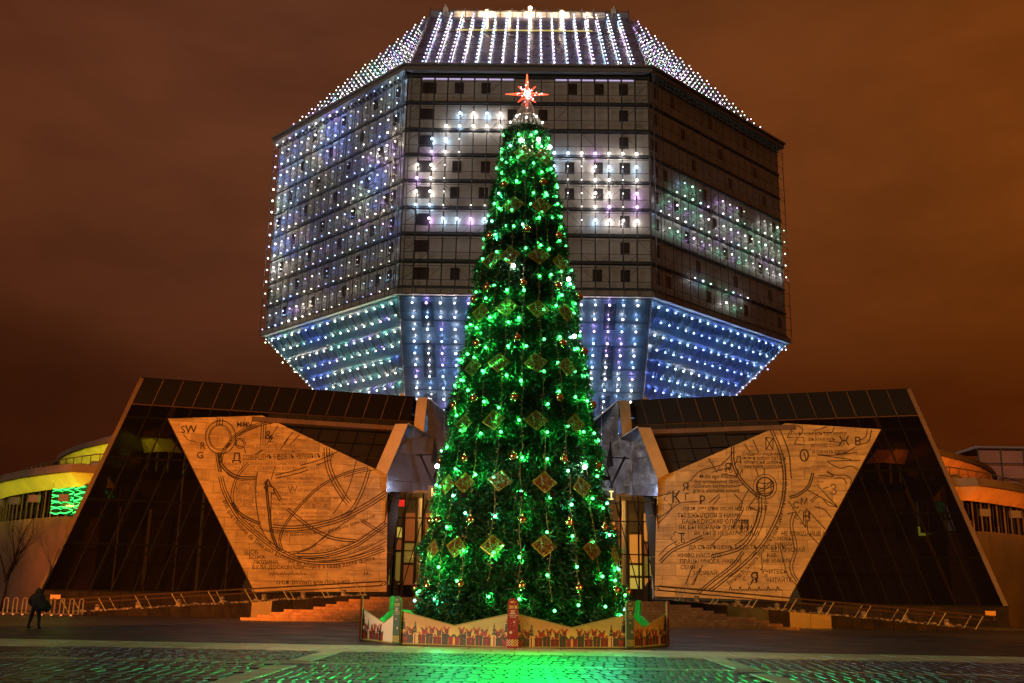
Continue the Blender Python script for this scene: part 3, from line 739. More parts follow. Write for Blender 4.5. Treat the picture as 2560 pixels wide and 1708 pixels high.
_tc = {}
def text_geo(s, size=1.0):
    if s in _tc: return _tc[s]
    cu = bpy.data.curves.new('lettering', 'FONT'); cu.body = s; cu.size = 1.0; cu.resolution_u = 2; cu.offset = 0.012
    ob = bpy.data.objects.new('lettering', cu); COL.objects.link(ob)
    dg = bpy.context.evaluated_depsgraph_get(); me = bpy.data.meshes.new_from_object(ob.evaluated_get(dg))
    vs = [(v.co.x, v.co.y) for v in me.vertices]; fs = [tuple(p.vertices) for p in me.polygons]
    bpy.data.objects.remove(ob); bpy.data.curves.remove(cu); bpy.data.meshes.remove(me)
    _tc[s] = (vs, fs); return _tc[s]

def wing(sgn):
    F_ = (lambda p: p) if sgn < 0 else mirP
    nv = nn if sgn < 0 else V(-nn.x, nn.y, nn.z)
    U_ = du_ if sgn < 0 else V(-du_.x, du_.y, du_.z)
    W_ = wv_ if sgn < 0 else V(-wv_.x, wv_.y, wv_.z)
    O_ = F_(Bp)
    P = lambda u, v, d=0.0: O_+U_*u+W_*v+nv*d
    def uvL(px, py):                            # measured on the left wing; the right one is its mirror image
        q = onplane(px, py, Bp, nn)-Bp; return (q.dot(du_), q.dot(wv_))
    side = 'left' if sgn < 0 else 'right'
    wg = thing('entrance_wing', '%s glass entrance wing with slanting outer edge and engraved stone page' % ('left' if sgn < 0 else 'right'), 'building', O_, group='slanting glass wings flanking the entrance')
    BL, TL, TR = (0.0, 0.0), uvL(360, 948), uvL(1036, 994)
    TR = (TR[0], TL[1]); IR = (uvL(966, 1490)[0], 0.0)
    shear = TL[0]/TL[1]
    conv = ccw([BL, IR, (TR[0], TL[1]), TL])
    rows = [0.0] + [uvL(x, y)[1] for x, y in ((165, 1358), (216, 1248), (266, 1142), (313, 1042))] + [uvL(331, 1010)[1], TL[1]]
    plaque = [uvL(*p) for p in ((420, 1050), (655, 1042), (968, 1190), (965, 1482), (636, 1482))]
    lower = [uvL(*p) for p in ((655, 1042), (690, 1048), (985, 1068), (968, 1190))]
    ledge_v = lambda u: uvL(700, 1053)[1] + (u-uvL(700, 1053)[0])*(uvL(985, 1070)[1]-uvL(700, 1053)[1])/(uvL(985, 1070)[0]-uvL(700, 1053)[0])
    uT2 = plaque[1][0]
    step = 1.55; glass_edges = MB()
    for j in range(6):
        v0, v1 = rows[j], rows[j+1]
        i = -1
        while i*step < TR[0]+2:
            u0, u1 = i*step, (i+1)*step; i += 1
            cell = [(u0+shear*v0, v0), (u1+shear*v0, v0), (u1+shear*v1, v1), (u0+shear*v1, v1)]
            pc = clippoly(cell, conv)
            if len(pc) < 3 or abs(area(pc)) < 0.12: continue
            cu_, cv_ = sum(p[0] for p in pc)/len(pc), sum(p[1] for p in pc)/len(pc)
            if inside((cu_, cv_), plaque) and all(inside((p[0], p[1]), plaque) for p in inset(ccw(pc), 0.05)): continue
            if j == 5:
                build('cap_panel', MB().prism([P(u, v, 0.03) for u, v in inset(ccw(pc), 0.035)], nv*0.16), M_cap, wg)
            elif cu_ > uT2+0.4 and cv_ < ledge_v(cu_)-0.1 and j >= 2:
                vm = (v0+v1)/2
                for (va, vb) in ((v0, v0+(v1-v0)/3), (v0+(v1-v0)/3, v0+2*(v1-v0)/3), (v0+2*(v1-v0)/3, v1)):
                    p3 = clippoly([(u0+shear*va, va), (u1+shear*va, va), (u1+shear*vb, vb), (u0+shear*vb, vb)], conv)
                    p3 = inset(ccw(p3), 0.04) if len(p3) > 2 else []
                    if len(p3) > 2:
                        up_ = random.random() < 0.12
                        build('roof_tile', MB().prism([P(u, v, -0.1) for u, v in p3], nv*(0.22 if up_ else 0.06)), M_tile, wg)
            elif cu_ > uT2+0.4: 
                build('roof_panel', MB().prism([P(u, v, 0.0) for u, v in inset(ccw(pc), 0.035)], nv*0.1), M_tile, wg)
            else:
                pi_ = inset(ccw(pc), 0.04)
                if len(pi_) > 2: build('glass_pane', MB().face([P(u, v, random.uniform(-.006, .006)) for u, v in pi_]), M_wglass, wg)
    # seams: transoms and slanting mullions
    for j in range(1, 6):
        v = rows[j]; u1 = TR[0] if j == 5 else (TR[0]+(IR[0]-TR[0])*(1-v/TL[1]))
        if j in (1, 2, 3): u1 = min(u1, plaque[0][0]+(plaque[4][0]-plaque[0][0])*(plaque[0][1]-v)/(plaque[0][1]-plaque[4][1])+0.4)
        build('transom', MB().tube([P(shear*v, v, 0.02), P(u1, v, 0.02)], 0.085 if j < 5 else 0.05, 4), M_seam if j < 5 else M_edge, wg)
    i = 1
    while i*step < TR[0]-TL[0]+4:
        u = i*step; i += 1
        vt = rows[5]
        build('mullion', MB().tube([P(u, 0, 0.0), P(u+shear*vt, vt, 0.0)], 0.06, 4), M_seam, wg)
        if u+shear*TL[1] < TR[0]: build('cap_seam', MB().tube([P(u+shear*vt, vt, 0.2), P(u+shear*TL[1], TL[1], 0.2)], 0.028, 4), M_edge, wg)  # pale seam colour stands in for light reflected along the joints
    # outer edge, ridge, ledge
    build('edge_trim', MB().prism([P(-0.32, 0, 0.1), P(0.0, 0, 0.1), P(TL[0], TL[1], 0.1), P(TL[0]-0.30, TL[1]+0.1, 0.1)], -nv*0.5), M_edge, wg)
    build('ridge_trim', MB().tube([P(TL[0]-0.2, TL[1]+0.05, 0), P(TR[0], TL[1]+0.05, 0)], 0.10, 5), M_seam, wg)
    la, lb = uvL(690, 1056), uvL(984, 1072)
    build('ledge', MB().prism([P(la[0]-2, ledge_v(la[0]-2)-0.3, 0.1), P(lb[0], lb[1]-0.3, 0.1), P(lb[0], lb[1]+0.1, 0.1), P(la[0]-2, ledge_v(la[0]-2)+0.1, 0.1)], nv*0.35), M_edge, wg)
    # body behind: floor, back wall and roof, so the glass looks into a room
    Z_ = V(0, 9, 0)
    build('back_wall', MB().face([P(-0.2, 0)+Z_, P(IR[0], 0)+Z_, P(TR[0], TL[1])+Z_, P(*TL)+Z_]), mat('wing_room_wall', (0.060, 0.040, 0.028), 0.7, noise=0.3, nscale=0.3), wg)
    build('roof', MB().face([P(TL[0]-.3, TL[1]+.08), P(TR[0], TL[1]+.08), P(TR[0], TL[1]+.08)+Z_, P(TL[0]-.3, TL[1]+.08)+Z_]), M_cap, wg)
    build('end_wall', MB().face([P(-.3, 0), P(TL[0]-.3, TL[1]), P(TL[0]-.3, TL[1])+Z_, P(-.3, 0)+Z_]), M_cap, wg)
    build('floor', MB().face([P(0, 0.0), P(IR[0], 0.0), P(IR[0], 0.0)+Z_, P(0, 0.0)+Z_]), M_cap, wg)
    for i in range(7):
        p = P(3.0+i*2.1, 0, 0)+V(0, 4.6+0.5*(i % 3), 0)
        if sgn < 0: build('pale_streak_tube', MB().tube([p, p+V(0, 0, 11.5 if i > 1 else 6.5)], 0.13 if i % 2 else 0.07, 6), mat('streak_white', (0.55, 0.5, 0.45), 0.4), wg)  # pale tubes added for the faint vertical reflections in the glass
    M_yw = mat('yellow_room', (0.5, 0.5, 0.1), 0.6, emit=(0.52, 0.50, 0.05), estr=0.8)
    for (px, py, w_, h_) in (((272, 1296, 14, 8), (305, 1290, 17, 20)) if sgn < 0 else ((2305, 1328, 18, 22), (2325, 1329, 6, 18), (2343, 1330, 16, 17))):
        c = atY(px, py, 86.5)
        build('lit_room_window', MB().box(c, (w_*86/2537, 0.05, h_*86/2537)), M_yw, wg)
        if sgn > 0: build('lit_room_blind', MB().box(c+V(0, 0, 1.5), (w_*86/2537, 0.05, 2.0)), mat('dim_blind', (0.2, 0.2, 0.12), 0.7, emit=(0.05, 0.05, 0.02), estr=0.6), wg)
    # plinth
    pf = P(-0.3, 0, 0.25); pe = P(IR[0], 0, 0.25)
    for i in range(18):
        a, c = pf.lerp(pe, i/18), pf.lerp(pe, (i+0.985)/18)
        build('plinth_slab', MB().prism([V(a.x, a.y, 0), V(c.x, c.y, 0), V(c.x, c.y, 1.52), V(a.x, a.y, 1.52)], (0, 0.4, 0)), M_gran, wg)
    build('plinth_cap', MB().prism([V(pf.x, pf.y-.08, 1.52), V(pe.x, pe.y-.08, 1.52), V(pe.x, pe.y+.5, 1.52), V(pf.x, pf.y+.5, 1.52)], (0, 0, 0.09)), M_seam, wg)
    q = pf.lerp(pe, 0.045); build('small_plate', MB().box(V(q.x, q.y-0.06, 1.08), (0.95, 0.05, 0.32)), mat('plate_orange', (0.75, 0.35, 0.08), 0.5), wg)
    # ---------------------------------------------- the engraved page
    pg = put('stone_page', None, wg, loc=O_)
    pgp = ccw(plaque)
    build('page_backing', MB().prism([P(u, v, 0.04) for u, v in pgp], nv*0.22), mat('page_core', (0.20, 0.13, 0.08), 0.7), pg)
    cw, ch = 2.05, 0.98; j = 0; v = -0.05
    while v < 16.5:
        i = 0; u = -1.0-(1.0 if j % 2 else 0)
        while u < 27:
            pc = clippoly([(u, v), (u+cw, v), (u+cw, v+ch), (u, v+ch)], pgp)
            if len(pc) > 2:
                pc = inset(ccw(pc), 0.012)
                if len(pc) > 2 and abs(area(pc)) > 0.02:
                    build('stone_slab', MB().prism([P(a, b_, 0.24) for a, b_ in pc], nv*(0.06)), M_stone, pg)
            u += cw
        v += ch; j += 1
    return wg, pg, P, nv, O_, pgp
wings = {s: wing(s) for s in (-1, 1)}
INKD = 0.306
def page_tools(sgn, org, sc):
    wg, pg, P, nv, O_, pgp = wings[sgn]; P0 = O_+nv*INKD
    toP = lambda x, y: onplane(org[0]+x*sc, org[1]+y*sc, P0, nv)
    lines, faint = MB(), MB()
    # page outline in zoom pixels, to keep strokes on the page
    outl = []
    for (u, v) in pgp:
        q = P(u, v, INKD)-EYE; zc = q.dot(FW); outl.append(((1280+FPX*q.dot(RT)/zc-org[0])/sc, (854-FPX*q.dot(UP)/zc-org[1])/sc))
    def stroke(pts, wd=6, off=(0,), b=lines, k=8):
        wd = wd*1.3
        C = catmull(pts, k)
        for o in off:
            prev = None
            for i in range(len(C)):
                a, c = C[max(i-1, 0)], C[min(i+1, len(C)-1)]; dx, dy = c[0]-a[0], c[1]-a[1]; L = math.hypot(dx, dy) or 1
                nx, ny = -dy/L, dx/L; x, y = C[i][0]+nx*o, C[i][1]+ny*o
                ok = inside((x, y), outl)
                cur = ((x-nx*wd/2, y-ny*wd/2), (x+nx*wd/2, y+ny*wd/2), ok)
                if prev and prev[2] and ok: b.face([toP(*prev[0]), toP(*prev[1]), toP(*cur[1]), toP(*cur[0])])
                prev = cur
    def text(s, x, y, size, rot=0.0, b=lines, sx=1.0):
        vs, fs = text_geo(s); c, s_ = math.cos(rot), math.sin(rot); n = len(b.v)
        b.v += [tuple(toP(x+(vx*c*sx+vy*s_)*size, y+(vx*s_*sx-vy*c)*size)) for vx, vy in vs]
        b.f += [tuple(n+i for i in f) for f in fs]; b.m += [0]*len(fs)
    def arctext(s, pts, size, b=lines):
        C = catmull(pts, 12); L = [0]
        for i in range(1, len(C)): L.append(L[-1]+math.hypot(C[i][0]-C[i-1][0], C[i][1]-C[i-1][1]))
        wds = []
        for ch in s:
            vs, _ = text_geo(ch) if ch.strip() else ([], []); wds.append((max([q[0] for q in vs])+0.09) if vs else 0.32)
        sx = L[-1]/(sum(wds)*size); pos = 0
        for ch, wd in zip(s, wds):
            i = max(j for j in range(len(L)) if L[j] <= pos+1e-6); i = min(i, len(C)-2); t_ = (pos-L[i])/max(1e-6, L[i+1]-L[i])
            x, y = C[i][0]+(C[i+1][0]-C[i][0])*t_, C[i][1]+(C[i+1][1]-C[i][1])*t_
            if ch.strip(): text(ch, x, y, size, math.atan2(C[i+1][1]-C[i][1], C[i+1][0]-C[i][0]), b, min(sx, 1.25))
            pos += wd*size*sx
    def circle(cx, cy, rx, ry=None, wd=5, b=lines, a0=0, a1=360):
        ry = ry or rx; k = 36; stroke([(cx+rx*math.cos(R(a0+(a1-a0)*i/k)), cy+ry*math.sin(R(a0+(a1-a0)*i/k))) for i in range(k+1)], wd, k=1, b=b)
    def finish():
        build('engraved_drawing', lines, M_ink, pg, kind='stuff'); 
        if faint.v: build('engraved_faint_text', faint, M_inkf, pg, kind='stuff')
    return stroke, text, arctext, circle, faint, finish
# ---- left page (coordinates read off the photograph, 2287-pixel view)
stroke, text, arctext, circle, faint, finish = page_tools(-1, (400, 1020), 700/2287)
circle(495, 240, 123, 136, 6); circle(490, 240, 92, 105, 5); circle(488, 240, 82, 94, 3)
circle(655, 290, 42, 42, 5); circle(655, 290, 30, 30, 3)
for dx in (0, 22, 44): stroke([(470+dx, 85), (462+dx, 150)], 6)
for dx in (0, 22, 40): stroke([(455+dx*.6, 365), (465+dx*.6, 440), (480+dx*.6, 525)], 6)
stroke([(495, 560), (520, 660), (580, 790), (655, 905), (770, 1010), (900, 1115), (1000, 1180), (1150, 1240), (1330, 1262), (1500, 1250), (1650, 1215), (1830, 1150)], 6, (-18, 0, 18))
stroke([(490, 360), (497, 450), (560, 525), (650, 568), (785, 572)], 9, (-9, 9)); stroke([(500, 470), (560, 545), (650, 590), (785, 597)], 5)
stroke([(905, 110), (760, 150), (650, 205), (570, 285), (510, 370), (495, 450)], 5, (-12, 0, 12))
stroke([(720, 455), (650, 530), (605, 630), (588, 720), (600, 790)], 5, (-9, 9)); stroke([(590, 770), (640, 850), (720, 905), (820, 945)], 9, (-8, 8))
stroke([(918, 975), (1100, 985), (1300, 955), (1500, 895), (1700, 790), (1855, 690)], 7, (-20, 0, 20))
stroke([(920, 1010), (1120, 1020), (1320, 985)], 4)
stroke([(1360, 320), (1375, 470), (1420, 590), (1485, 700), (1545, 780)], 6, (-22, 0, 22))
stroke([(1700, 488), (1500, 540), (1300, 648), (1160, 780), (1060, 900), (1000, 1000), (978, 1090), (1000, 1165)], 6, (-7, 7)); stroke([(1790, 500), (1620, 530), (1500, 570)], 5)
stroke([(1145, 470), (1300, 425), (1470, 350)], 6); stroke([(1275, 470), (1400, 420)], 6); stroke([(940, 548), (1090, 515), (1200, 480)], 6, (0, 28))
stroke([(795, 520), (782, 640), (788, 800), (825, 980), (905, 1110)], 6); stroke([(865, 600), (890, 850), (915, 1030), (975, 1170)], 9, (-7, 7)); stroke([(910, 690), (905, 900), (912, 1010)], 6)
stroke([(865, 690), (882, 640), (925, 650), (930, 700), (900, 690)], 8); stroke([(880, 580), (850, 660)], 9); stroke([(880, 580), (915, 650)], 9)
stroke([(930, 660), (990, 760)], 7, (-9, 9)); stroke([(1040, 830), (1160, 930), (1280, 1010), (1420, 1070), (1600, 1090)], 7, (-14, 6)); stroke([(1650, 920), (1760, 990), (1830, 1020)], 6, (-9, 9))
stroke([(1710, 500), (1650, 680), (1570, 830), (1480, 890)], 6, (-11, 11)); stroke([(1600, 430), (1560, 600), (1500, 740), (1410, 870)], 5)
stroke([(1000, 1180), (1160, 1165), (1300, 1090), (1440, 985), (1600, 880)], 5); stroke([(1060, 1200), (1220, 1150), (1330, 1060), (1420, 980)], 6)
stroke([(1120, 1205), (1350, 1195), (1580, 1120), (1720, 1030), (1850, 935)], 7, (-14, 6, 22)); stroke([(1200, 1230), (1420, 1222), (1650, 1160), (1850, 1060)], 5, (0, 26))
for a, c in (((965, 140), (870, 300)), ((1085, 197), (1010, 290)), ((1140, 220), (1060, 300)), ((1050, 250), (980, 345)), ((838, 340), (790, 385)), ((940, 480), (905, 590)), ((830, 345), (775, 380))): stroke([a, c], 5)
for dx in (0, 18, 36): stroke([(835+dx, 88), (825+dx, 200), (822+dx, 305)], 5)
stroke([(640, 215), (740, 160), (850, 122), (920, 112)], 4, (0, 16)); stroke([(190, 215), (230, 260), (290, 275)], 5); stroke([(700, 370), (680, 320), (620, 300), (640, 250), (690, 290)], 5)
text('S', 172, 205, 80, -.1); text('W', 205, 205, 92); text('R', 325, 335, 78); text('G', 298, 412, 78); text('MMV', 625, 155, 60); text('&', 855, 255, 100); text('C', 940, 235, 45); text('Z', 890, 280, 60)
text('ινα άρτιος ή ό του', 705, 325, 44, b=faint); text('θεου ανθρωπος', 830, 368, 42, b=faint)
text('Д', 585, 435, 96); text('А СОВЕРШЕНЪ БꙊДЕТЪ ЧЕЛОВѢКЪ БЖIЙ', 640, 425, 56, sx=0.66, rot=-.02)
text('КАБ БЫЎ ДАСКАНАЛЫМ БОЖЫ ЧАЛАВЕК', 520, 468, 38, b=faint, sx=.86); text('ДА БУДЕТ СОВЕРШЕН БОЖИЙ ЧЕЛОВЕК', 605, 508, 40, b=faint, sx=.86)
for i, s in enumerate(('ABY CZŁOWIEK', 'BOŻY BYŁ', 'DOSKONAŁY', 'KU WSZELKIEJ', 'SPRAWIE', 'DOBREJ', 'WYĆWICZONY')): text(s, 640-(0 if i == 0 else 22), 636+i*32.5, 37, b=faint)
for s, x, y, z in (('daß der Mensch Gottes', 1030, 585, 32), ('vollkommen sei zu allem', 950, 615, 32), ('guten', 958, 655, 32), ('W', 1042, 690, 78), ('erk geschickt', 1118, 682, 34), ('That', 972, 716, 40), ('the man of God', 915, 755, 40), ('may be perfect', 915, 795, 40),
                   ('furnished', 915, 835, 36), ('to every', 925, 873, 38), ('good', 925, 914, 40), ('work', 930, 955, 40), ('上', 1350, 706, 46), ('帝 之 子 万 可', 1245, 762, 44), ('尽善尽美', 1188, 818, 46), ("perchè l'uomo di Dio", 1145, 866, 27), ('sia completo e ben preparato', 1138, 895, 27), ('per ogni opera buona', 1188, 925, 27)): text(s, x, y, z, b=faint if z in (40, 36, 38, 32) else faint)
arctext("afin que l'homme de Dieu soit accompli et propre à toute bonne œuvre", [(510, 760), (560, 865), (635, 965), (735, 1070), (855, 1160), (960, 1212), (1100, 1272), (1250, 1308), (1400, 1308), (1550, 1290), (1760, 1240)], 56)
arctext('kab čałaviek Božy byŭ daskanalnym da usiakaha dobraha dzieła hatovym', [(725, 955), (880, 1015), (1080, 1045), (1300, 1025), (1500, 985), (1760, 890)], 38)
arctext('ut perfectus sit homo Dei ad omne opus bonum instructus', [(1210, 1175), (1350, 1090), (1440, 1010), (1540, 900), (1630, 760), (1740, 580)], 30, faint)
arctext('Lai Dieva cilvēks būtu pilnīgs sagatavots', [(1270, 1182), (1500, 1135), (1710, 1030)], 32); arctext('katram labam darbam', [(1535, 1190), (1650, 1150), (1750, 1110)], 28)
for s, x, y, z in (('Щоб', 688, 1196, 50), ('Божа', 725, 1235, 44), ('людина', 758, 1275, 44), ('була досконала', 752, 1316, 44), ('М', 1662, 1372, 46), ('םימת םיהלאה שיא היהי ןעמל', 950, 1440, 50)): text(s.upper() if y < 1330 else s, x, y, z)
for i in range(14): stroke([(890+i*22, 1350), (898+i*22, 1362+3*(i % 2)), (908+i*22, 1352-8*(i % 3))], 4)
finish()
# ---- right page (2128-pixel view)
stroke, text, arctext, circle, faint, finish = page_tools(1, (1500, 960), 760/2128)
circle(1155, 720, 82, 86, 4); circle(1155, 720, 60, 65, 8)
for k in (-35, 0, 35): stroke([(1098, 720+k), (1155, 735+k*1.05), (1212, 715+k)], 5)
for k in (-32, 0, 32): stroke([(1155+k*1.2, 665), (1150+k*1.5, 720), (1155+k*1.2, 778)], 5)
stroke([(1100, 750), (1155, 730), (1210, 680)], 5, (-8, 8)); stroke([(1160, 785), (1160, 815)], 5); circle(1160, 830, 9, 9, 4); circle(1160, 855, 6, 6, 4); stroke([(1160, 865), (1145, 960), (1105, 1060), (1050, 1130)], 4)
stroke([(930, 440), (935, 560), (985, 665), (1060, 745), (1110, 790), (1090, 800)], 7, (-7, 9)); stroke([(1490, 625), (1460, 715), (1390, 775), (1325, 795)], 7, (-7, 7))
stroke([(1200, 320), (1262, 470), (1290, 620), (1283, 790), (1240, 940), (1140, 1120), (1000, 1265), (860, 1380), (770, 1450)], 6, (-8, 10)); stroke([(1250, 300), (1318, 470), (1337, 640), (1345, 660)], 6)
stroke([(1130, 790), (1130, 900), (1095, 1010), (1040, 1110), (960, 1170), (780, 1220)], 6, (0, 20)); stroke([(1110, 870), (1075, 1000), (1000, 1090), (940, 1130)], 5)
stroke([(1010, 1180), (930, 1280), (800, 1380), (690, 1470)], 6, (0, 16)); stroke([(1095, 1175), (1030, 1250), (900, 1350)], 5)
stroke([(410, 940), (490, 885), (560, 835), (690, 822)], 5); stroke([(410, 975), (480, 900), (505, 850)], 5); stroke([(415, 1240), (500, 1160), (620, 1105), (715, 1060)], 6, (0, 18)); stroke([(410, 785), (450, 775), (500, 765)], 5); stroke([(415, 1200), (470, 1140), (540, 1100)], 5)
for a, c in (((1040, 740), (960, 880)), ((960, 880), (1000, 890)), ((940, 770), (1000, 830)), ((1000, 830), (980, 880)), ((1100, 780), (1040, 860)), ((1040, 860), (1130, 900)), ((980, 900), (925, 1010)), ((1000, 890), (940, 1000)), ((760, 835), (840, 770)), ((840, 790), (800, 840)), ((850, 1060), (780, 1130)), ((650, 1270), (600, 1400)), ((720, 1270), (640, 1410)), ((700, 1290), (655, 1410)),
             ((1320, 820), (1440, 1005)), ((1440, 1005), (1440, 880)), ((1310, 910), (1380, 895)), ((1440, 870), (1580, 1020)), ((1450, 740), (1665, 862)), ((1470, 820), (1530, 770)), ((1530, 720), (1665, 862)), ((1560, 735), (1600, 720)), ((1520, 495), (1760, 530)), ((1520, 495), (1620, 500)), ((1620, 500), (1800, 480)), ((1590, 540), (1820, 535)), ((1530, 640), (1640, 650)), ((1640, 650), (1590, 610)), ((1600, 400), (1680, 410)), ((1495, 330), (1590, 300)), ((760, 520), (820, 620)), ((1070, 390), (1110, 480)), ((1010, 420), (1050, 480)), ((1090, 590), (1110, 650)), ((1150, 590), (1150, 640)), ((960, 650), (870, 630)), ((940, 720), (1000, 705))): stroke([a, c], 5)
for pts in ([(1590, 545), (1680, 590), (1760, 575), (1830, 620)], [(1590, 620), (1660, 640), (1720, 640), (1760, 670), (1750, 700)], [(1640, 660), (1700, 660), (1730, 700)], [(1480, 830), (1540, 790), (1600, 850), (1650, 860), (1680, 900)], [(1500, 860), (1570, 880), (1620, 940)], [(1350, 900), (1330, 990), (1360, 1150), (1330, 1260), (1340, 1330), (1390, 1400)], [(1375, 900), (1350, 990), (1380, 1150), (1350, 1260), (1360, 1330), (1400, 1390)], [(1270, 1175), (1290, 1260), (1320, 1350), (1380, 1410)], [(1450, 950), (1460, 1040), (1530, 1120)], [(1130, 1200), (1135, 1290), (1120, 1300)], [(630, 680), (700, 610), (800, 580), (860, 560), (930, 480)], [(780, 620), (850, 600), (930, 580)], [(1380, 290), (1420, 320), (1400, 360)], [(1870, 310), (1860, 370), (1800, 400)], [(1900, 320), (1880, 400), (1800, 430)], [(1640, 300), (1620, 340), (1560, 340)], [(1790, 440), (1700, 490), (1640, 480)]): stroke(pts, 5)
stroke([(1310, 375), (1340, 315), (1385, 375), (1310, 375)], 5, k=1); stroke([(1360, 420), (1385, 375), (1425, 375), (1430, 425), (1360, 420)], 5, k=1); stroke([(1340, 300), (1340, 350)], 4); stroke([(1395, 335), (1395, 365)], 4); stroke([(1380, 348), (1410, 348)], 4)
stroke([(1160, 375), (1212, 380), (1210, 462), (1162, 460), (1160, 375)], 6, k=1); stroke([(1162, 378), (1210, 460)], 5); stroke([(1210, 380), (1162, 460)], 5); circle(1430, 500, 28, 40, 8); stroke([(1430, 480), (1440, 530)], 6)
for s, x, y, z, f in (('К', 498, 830, 130, 0), ('Я', 578, 748, 92, 0), ('Г', 590, 815, 78, 0), ('Р', 692, 842, 96, 0), ('Я', 872, 614, 100, 0), ('Д', 945, 550, 74, 0), ('М', 955, 640, 70, 0), ('П', 980, 1025, 118, 0), ('Т', 545, 1108, 104, 0), ('С', 1352, 872, 78, 0), ('М', 1400, 850, 82, 0), ('Н', 1415, 960, 108, 0), ('Я', 1052, 1395, 125, 0), ('З', 1605, 775, 120, 1), ('Ж', 1670, 430, 104, 0), ('В', 1780, 430, 96, 0),
                      ('НЗБРАЛЬ ОСТАВИТИ', 1425, 360, 34, 0), ('ВЪ КНИГАХЪ', 1458, 400, 34, 0), ('ВЕЧНУЮ СЛАВУ', 1475, 442, 34, 0), ('И ПАМЯТЬ СВОЮ', 1485, 488, 34, 0),
                      ('Czytając', 1500, 556, 28, 1), ('przychodzi', 1488, 580, 28, 1), ('ludzie', 1488, 608, 28, 1), ('tu', 1485, 635, 28, 1), ('obaczenia', 1484, 662, 28, 1), ('y błędu', 1498, 690, 28, 1), ('y prawdy', 1455, 718, 28, 1),
                      ('Сладъко медъвены', 995, 500, 37, 0), ('сътъ и добро сахаръ', 990, 530, 37, 0), ('обоиго же добръи', 1008, 558, 35, 0), ('книжныъ разоумъ', 1010, 588, 37, 0),
                      ('Multa ego Roxanis', 695, 660, 42, 0), ('legi antiquissima libris', 662, 696, 42, 0), ('Quorum sermonem', 655, 726, 42, 0), ('græca elementa notant', 650, 758, 42, 0), ('הנובת קיפי םדאו המכח אצמ םדא ירשא', 578, 885, 44, 0),
                      ('Ты зжылося з намi', 540, 937, 47, 0), ('бацькоўскае слоўца', 572, 978, 47, 0), ('Як бы корань з дрэвам', 552, 1018, 47, 0), ('як бы з небам сонца', 655, 1060, 47, 0), ('Да съвръшенъ бѫдетъ чловѣкъ', 620, 1158, 44, 0),
                      ('Жнiво настала', 538, 1215, 44, 0), ('працы многа–навукi', 558, 1256, 44, 0), ('семя', 562, 1297, 44, 0), ('засявай!', 645, 1339, 44, 0), ('Не пакiдайце ж', 1268, 1062, 44, 0), ('мовы', 1240, 1098, 42, 0), ('нашай', 1225, 1136, 42, 0), ('беларускай', 1198, 1174, 42, 0), ('каб', 1170, 1212, 40, 0), ('не умерлi', 1142, 1252, 42, 0),
                      ('Учитесь', 1130, 1328, 46, 0), ('и', 1150, 1354, 40, 0), ('читайте', 1162, 1388, 46, 0)): text(s.upper() if (900 < y < 1400) or len(s) == 1 else s, x, y, z*(0.86 if len(s) == 1 else 0.93), sx=0.9, **({'b': faint} if f else {}))
arctext('Великая бо бываетъ польза отъ учения книжного и напаяющи вселенную', [(905, 1412), (1040, 1300), (1150, 1175), (1235, 1045), (1285, 890), (1308, 710), (1300, 520)], 44)
for (x, y) in ((985, 1000), (545, 1080), (500, 800), (1420, 930), (1055, 1360), (880, 590)):
    for i in range(5): a = i*1.26; stroke([(x+36*math.cos(a), y+34*math.sin(a)), (x+52*math.cos(a+.5), y+50*math.sin(a+.5)), (x+40*math.cos(a+.9), y+40*math.sin(a+.9))], 4)
for i in range(17): stroke([(905+i*22, 1448-6*(i % 3)), (913+i*22, 1440-20*((i*7) % 3 == 0)), (924+i*22, 1448)], 5)
finish()
# ================================================================== PORTAL between the wings
M_pglass = glassmat('portal_glass', (0.62, 0.60, 0.55), 0.03, 0.5)
portal = thing('entrance_portal', 'steel clad entrance portal with V shaped roof and lit glass doors behind the tree', 'entrance', (CX, 85, 0))
MN = V(math.sin(R(33)), -math.cos(R(33)), 0)             # left half faces inwards to the axis
def mp_(px, py, org): return onplane(px, py, atY(*org), MN)
def metal(poly, org, nm, cell=2.3):
    # convex sheet on an upright plane turned towards the axis; mirrored for the right half
    O_ = atY(*org); uu = V(math.cos(R(33)), math.sin(R(33)), 0)
    p2 = []
    for px, py in poly: q = mp_(px, py, org)-O_; p2.append((q.dot(uu), q.z))
    p2 = ccw(p2); xs = [p[0] for p in p2]; zs = [p[1] for p in p2]
    x = math.floor(min(xs)/cell)*cell
    while x < max(xs):
        z = math.floor(min(zs)/cell)*cell
        while z < max(zs):
            pc = clippoly([(x, z), (x+cell, z), (x+cell, z+cell), (x, z+cell)], p2)
            if len(pc) > 2 and abs(area(pc)) > 0.02:
                pc = inset(ccw(pc), 0.012)
                if len(pc) > 2:
                    for sg in (-1, 1):
                        dd = random.uniform(-.012, .012); tl = random.uniform(-.012, .012); t2 = random.uniform(-.008, .008)
                        P3 = [O_+uu*q[0]+V(0, 0, q[1])+MN*(dd+tl*(q[1]-z)+t2*(q[0]-x)) for q in pc]
                        if sg > 0: P3 = [mirP(p) for p in P3]
                        build(nm, MB().prism(P3, (0, 0.12, 0)), M_steel, portal)
            z += cell
        x += cell
OA, OB = (1050, 1100, 86.0), (967, 1200, 84.4)
metal([(1069, 994), (1190, 1102), (1190, 1229), (1069, 1229)], OA, 'steel_panel')
metal([(1190, 1102), (1300, 1200), (1300, 1229), (1190, 1229)], OA, 'steel_panel')
metal([(1069, 1075), (1069, 1229), (1050, 1229), (1050, 1092)], OA, 'steel_panel')
metal([(1020, 1060), (1058, 1086), (1058, 1230), (966, 1230), (967, 1187)], OB, 'steel_panel')
metal([(1058, 1086), (1170, 1154), (1170, 1230), (1058, 1230)], OB, 'steel_panel')
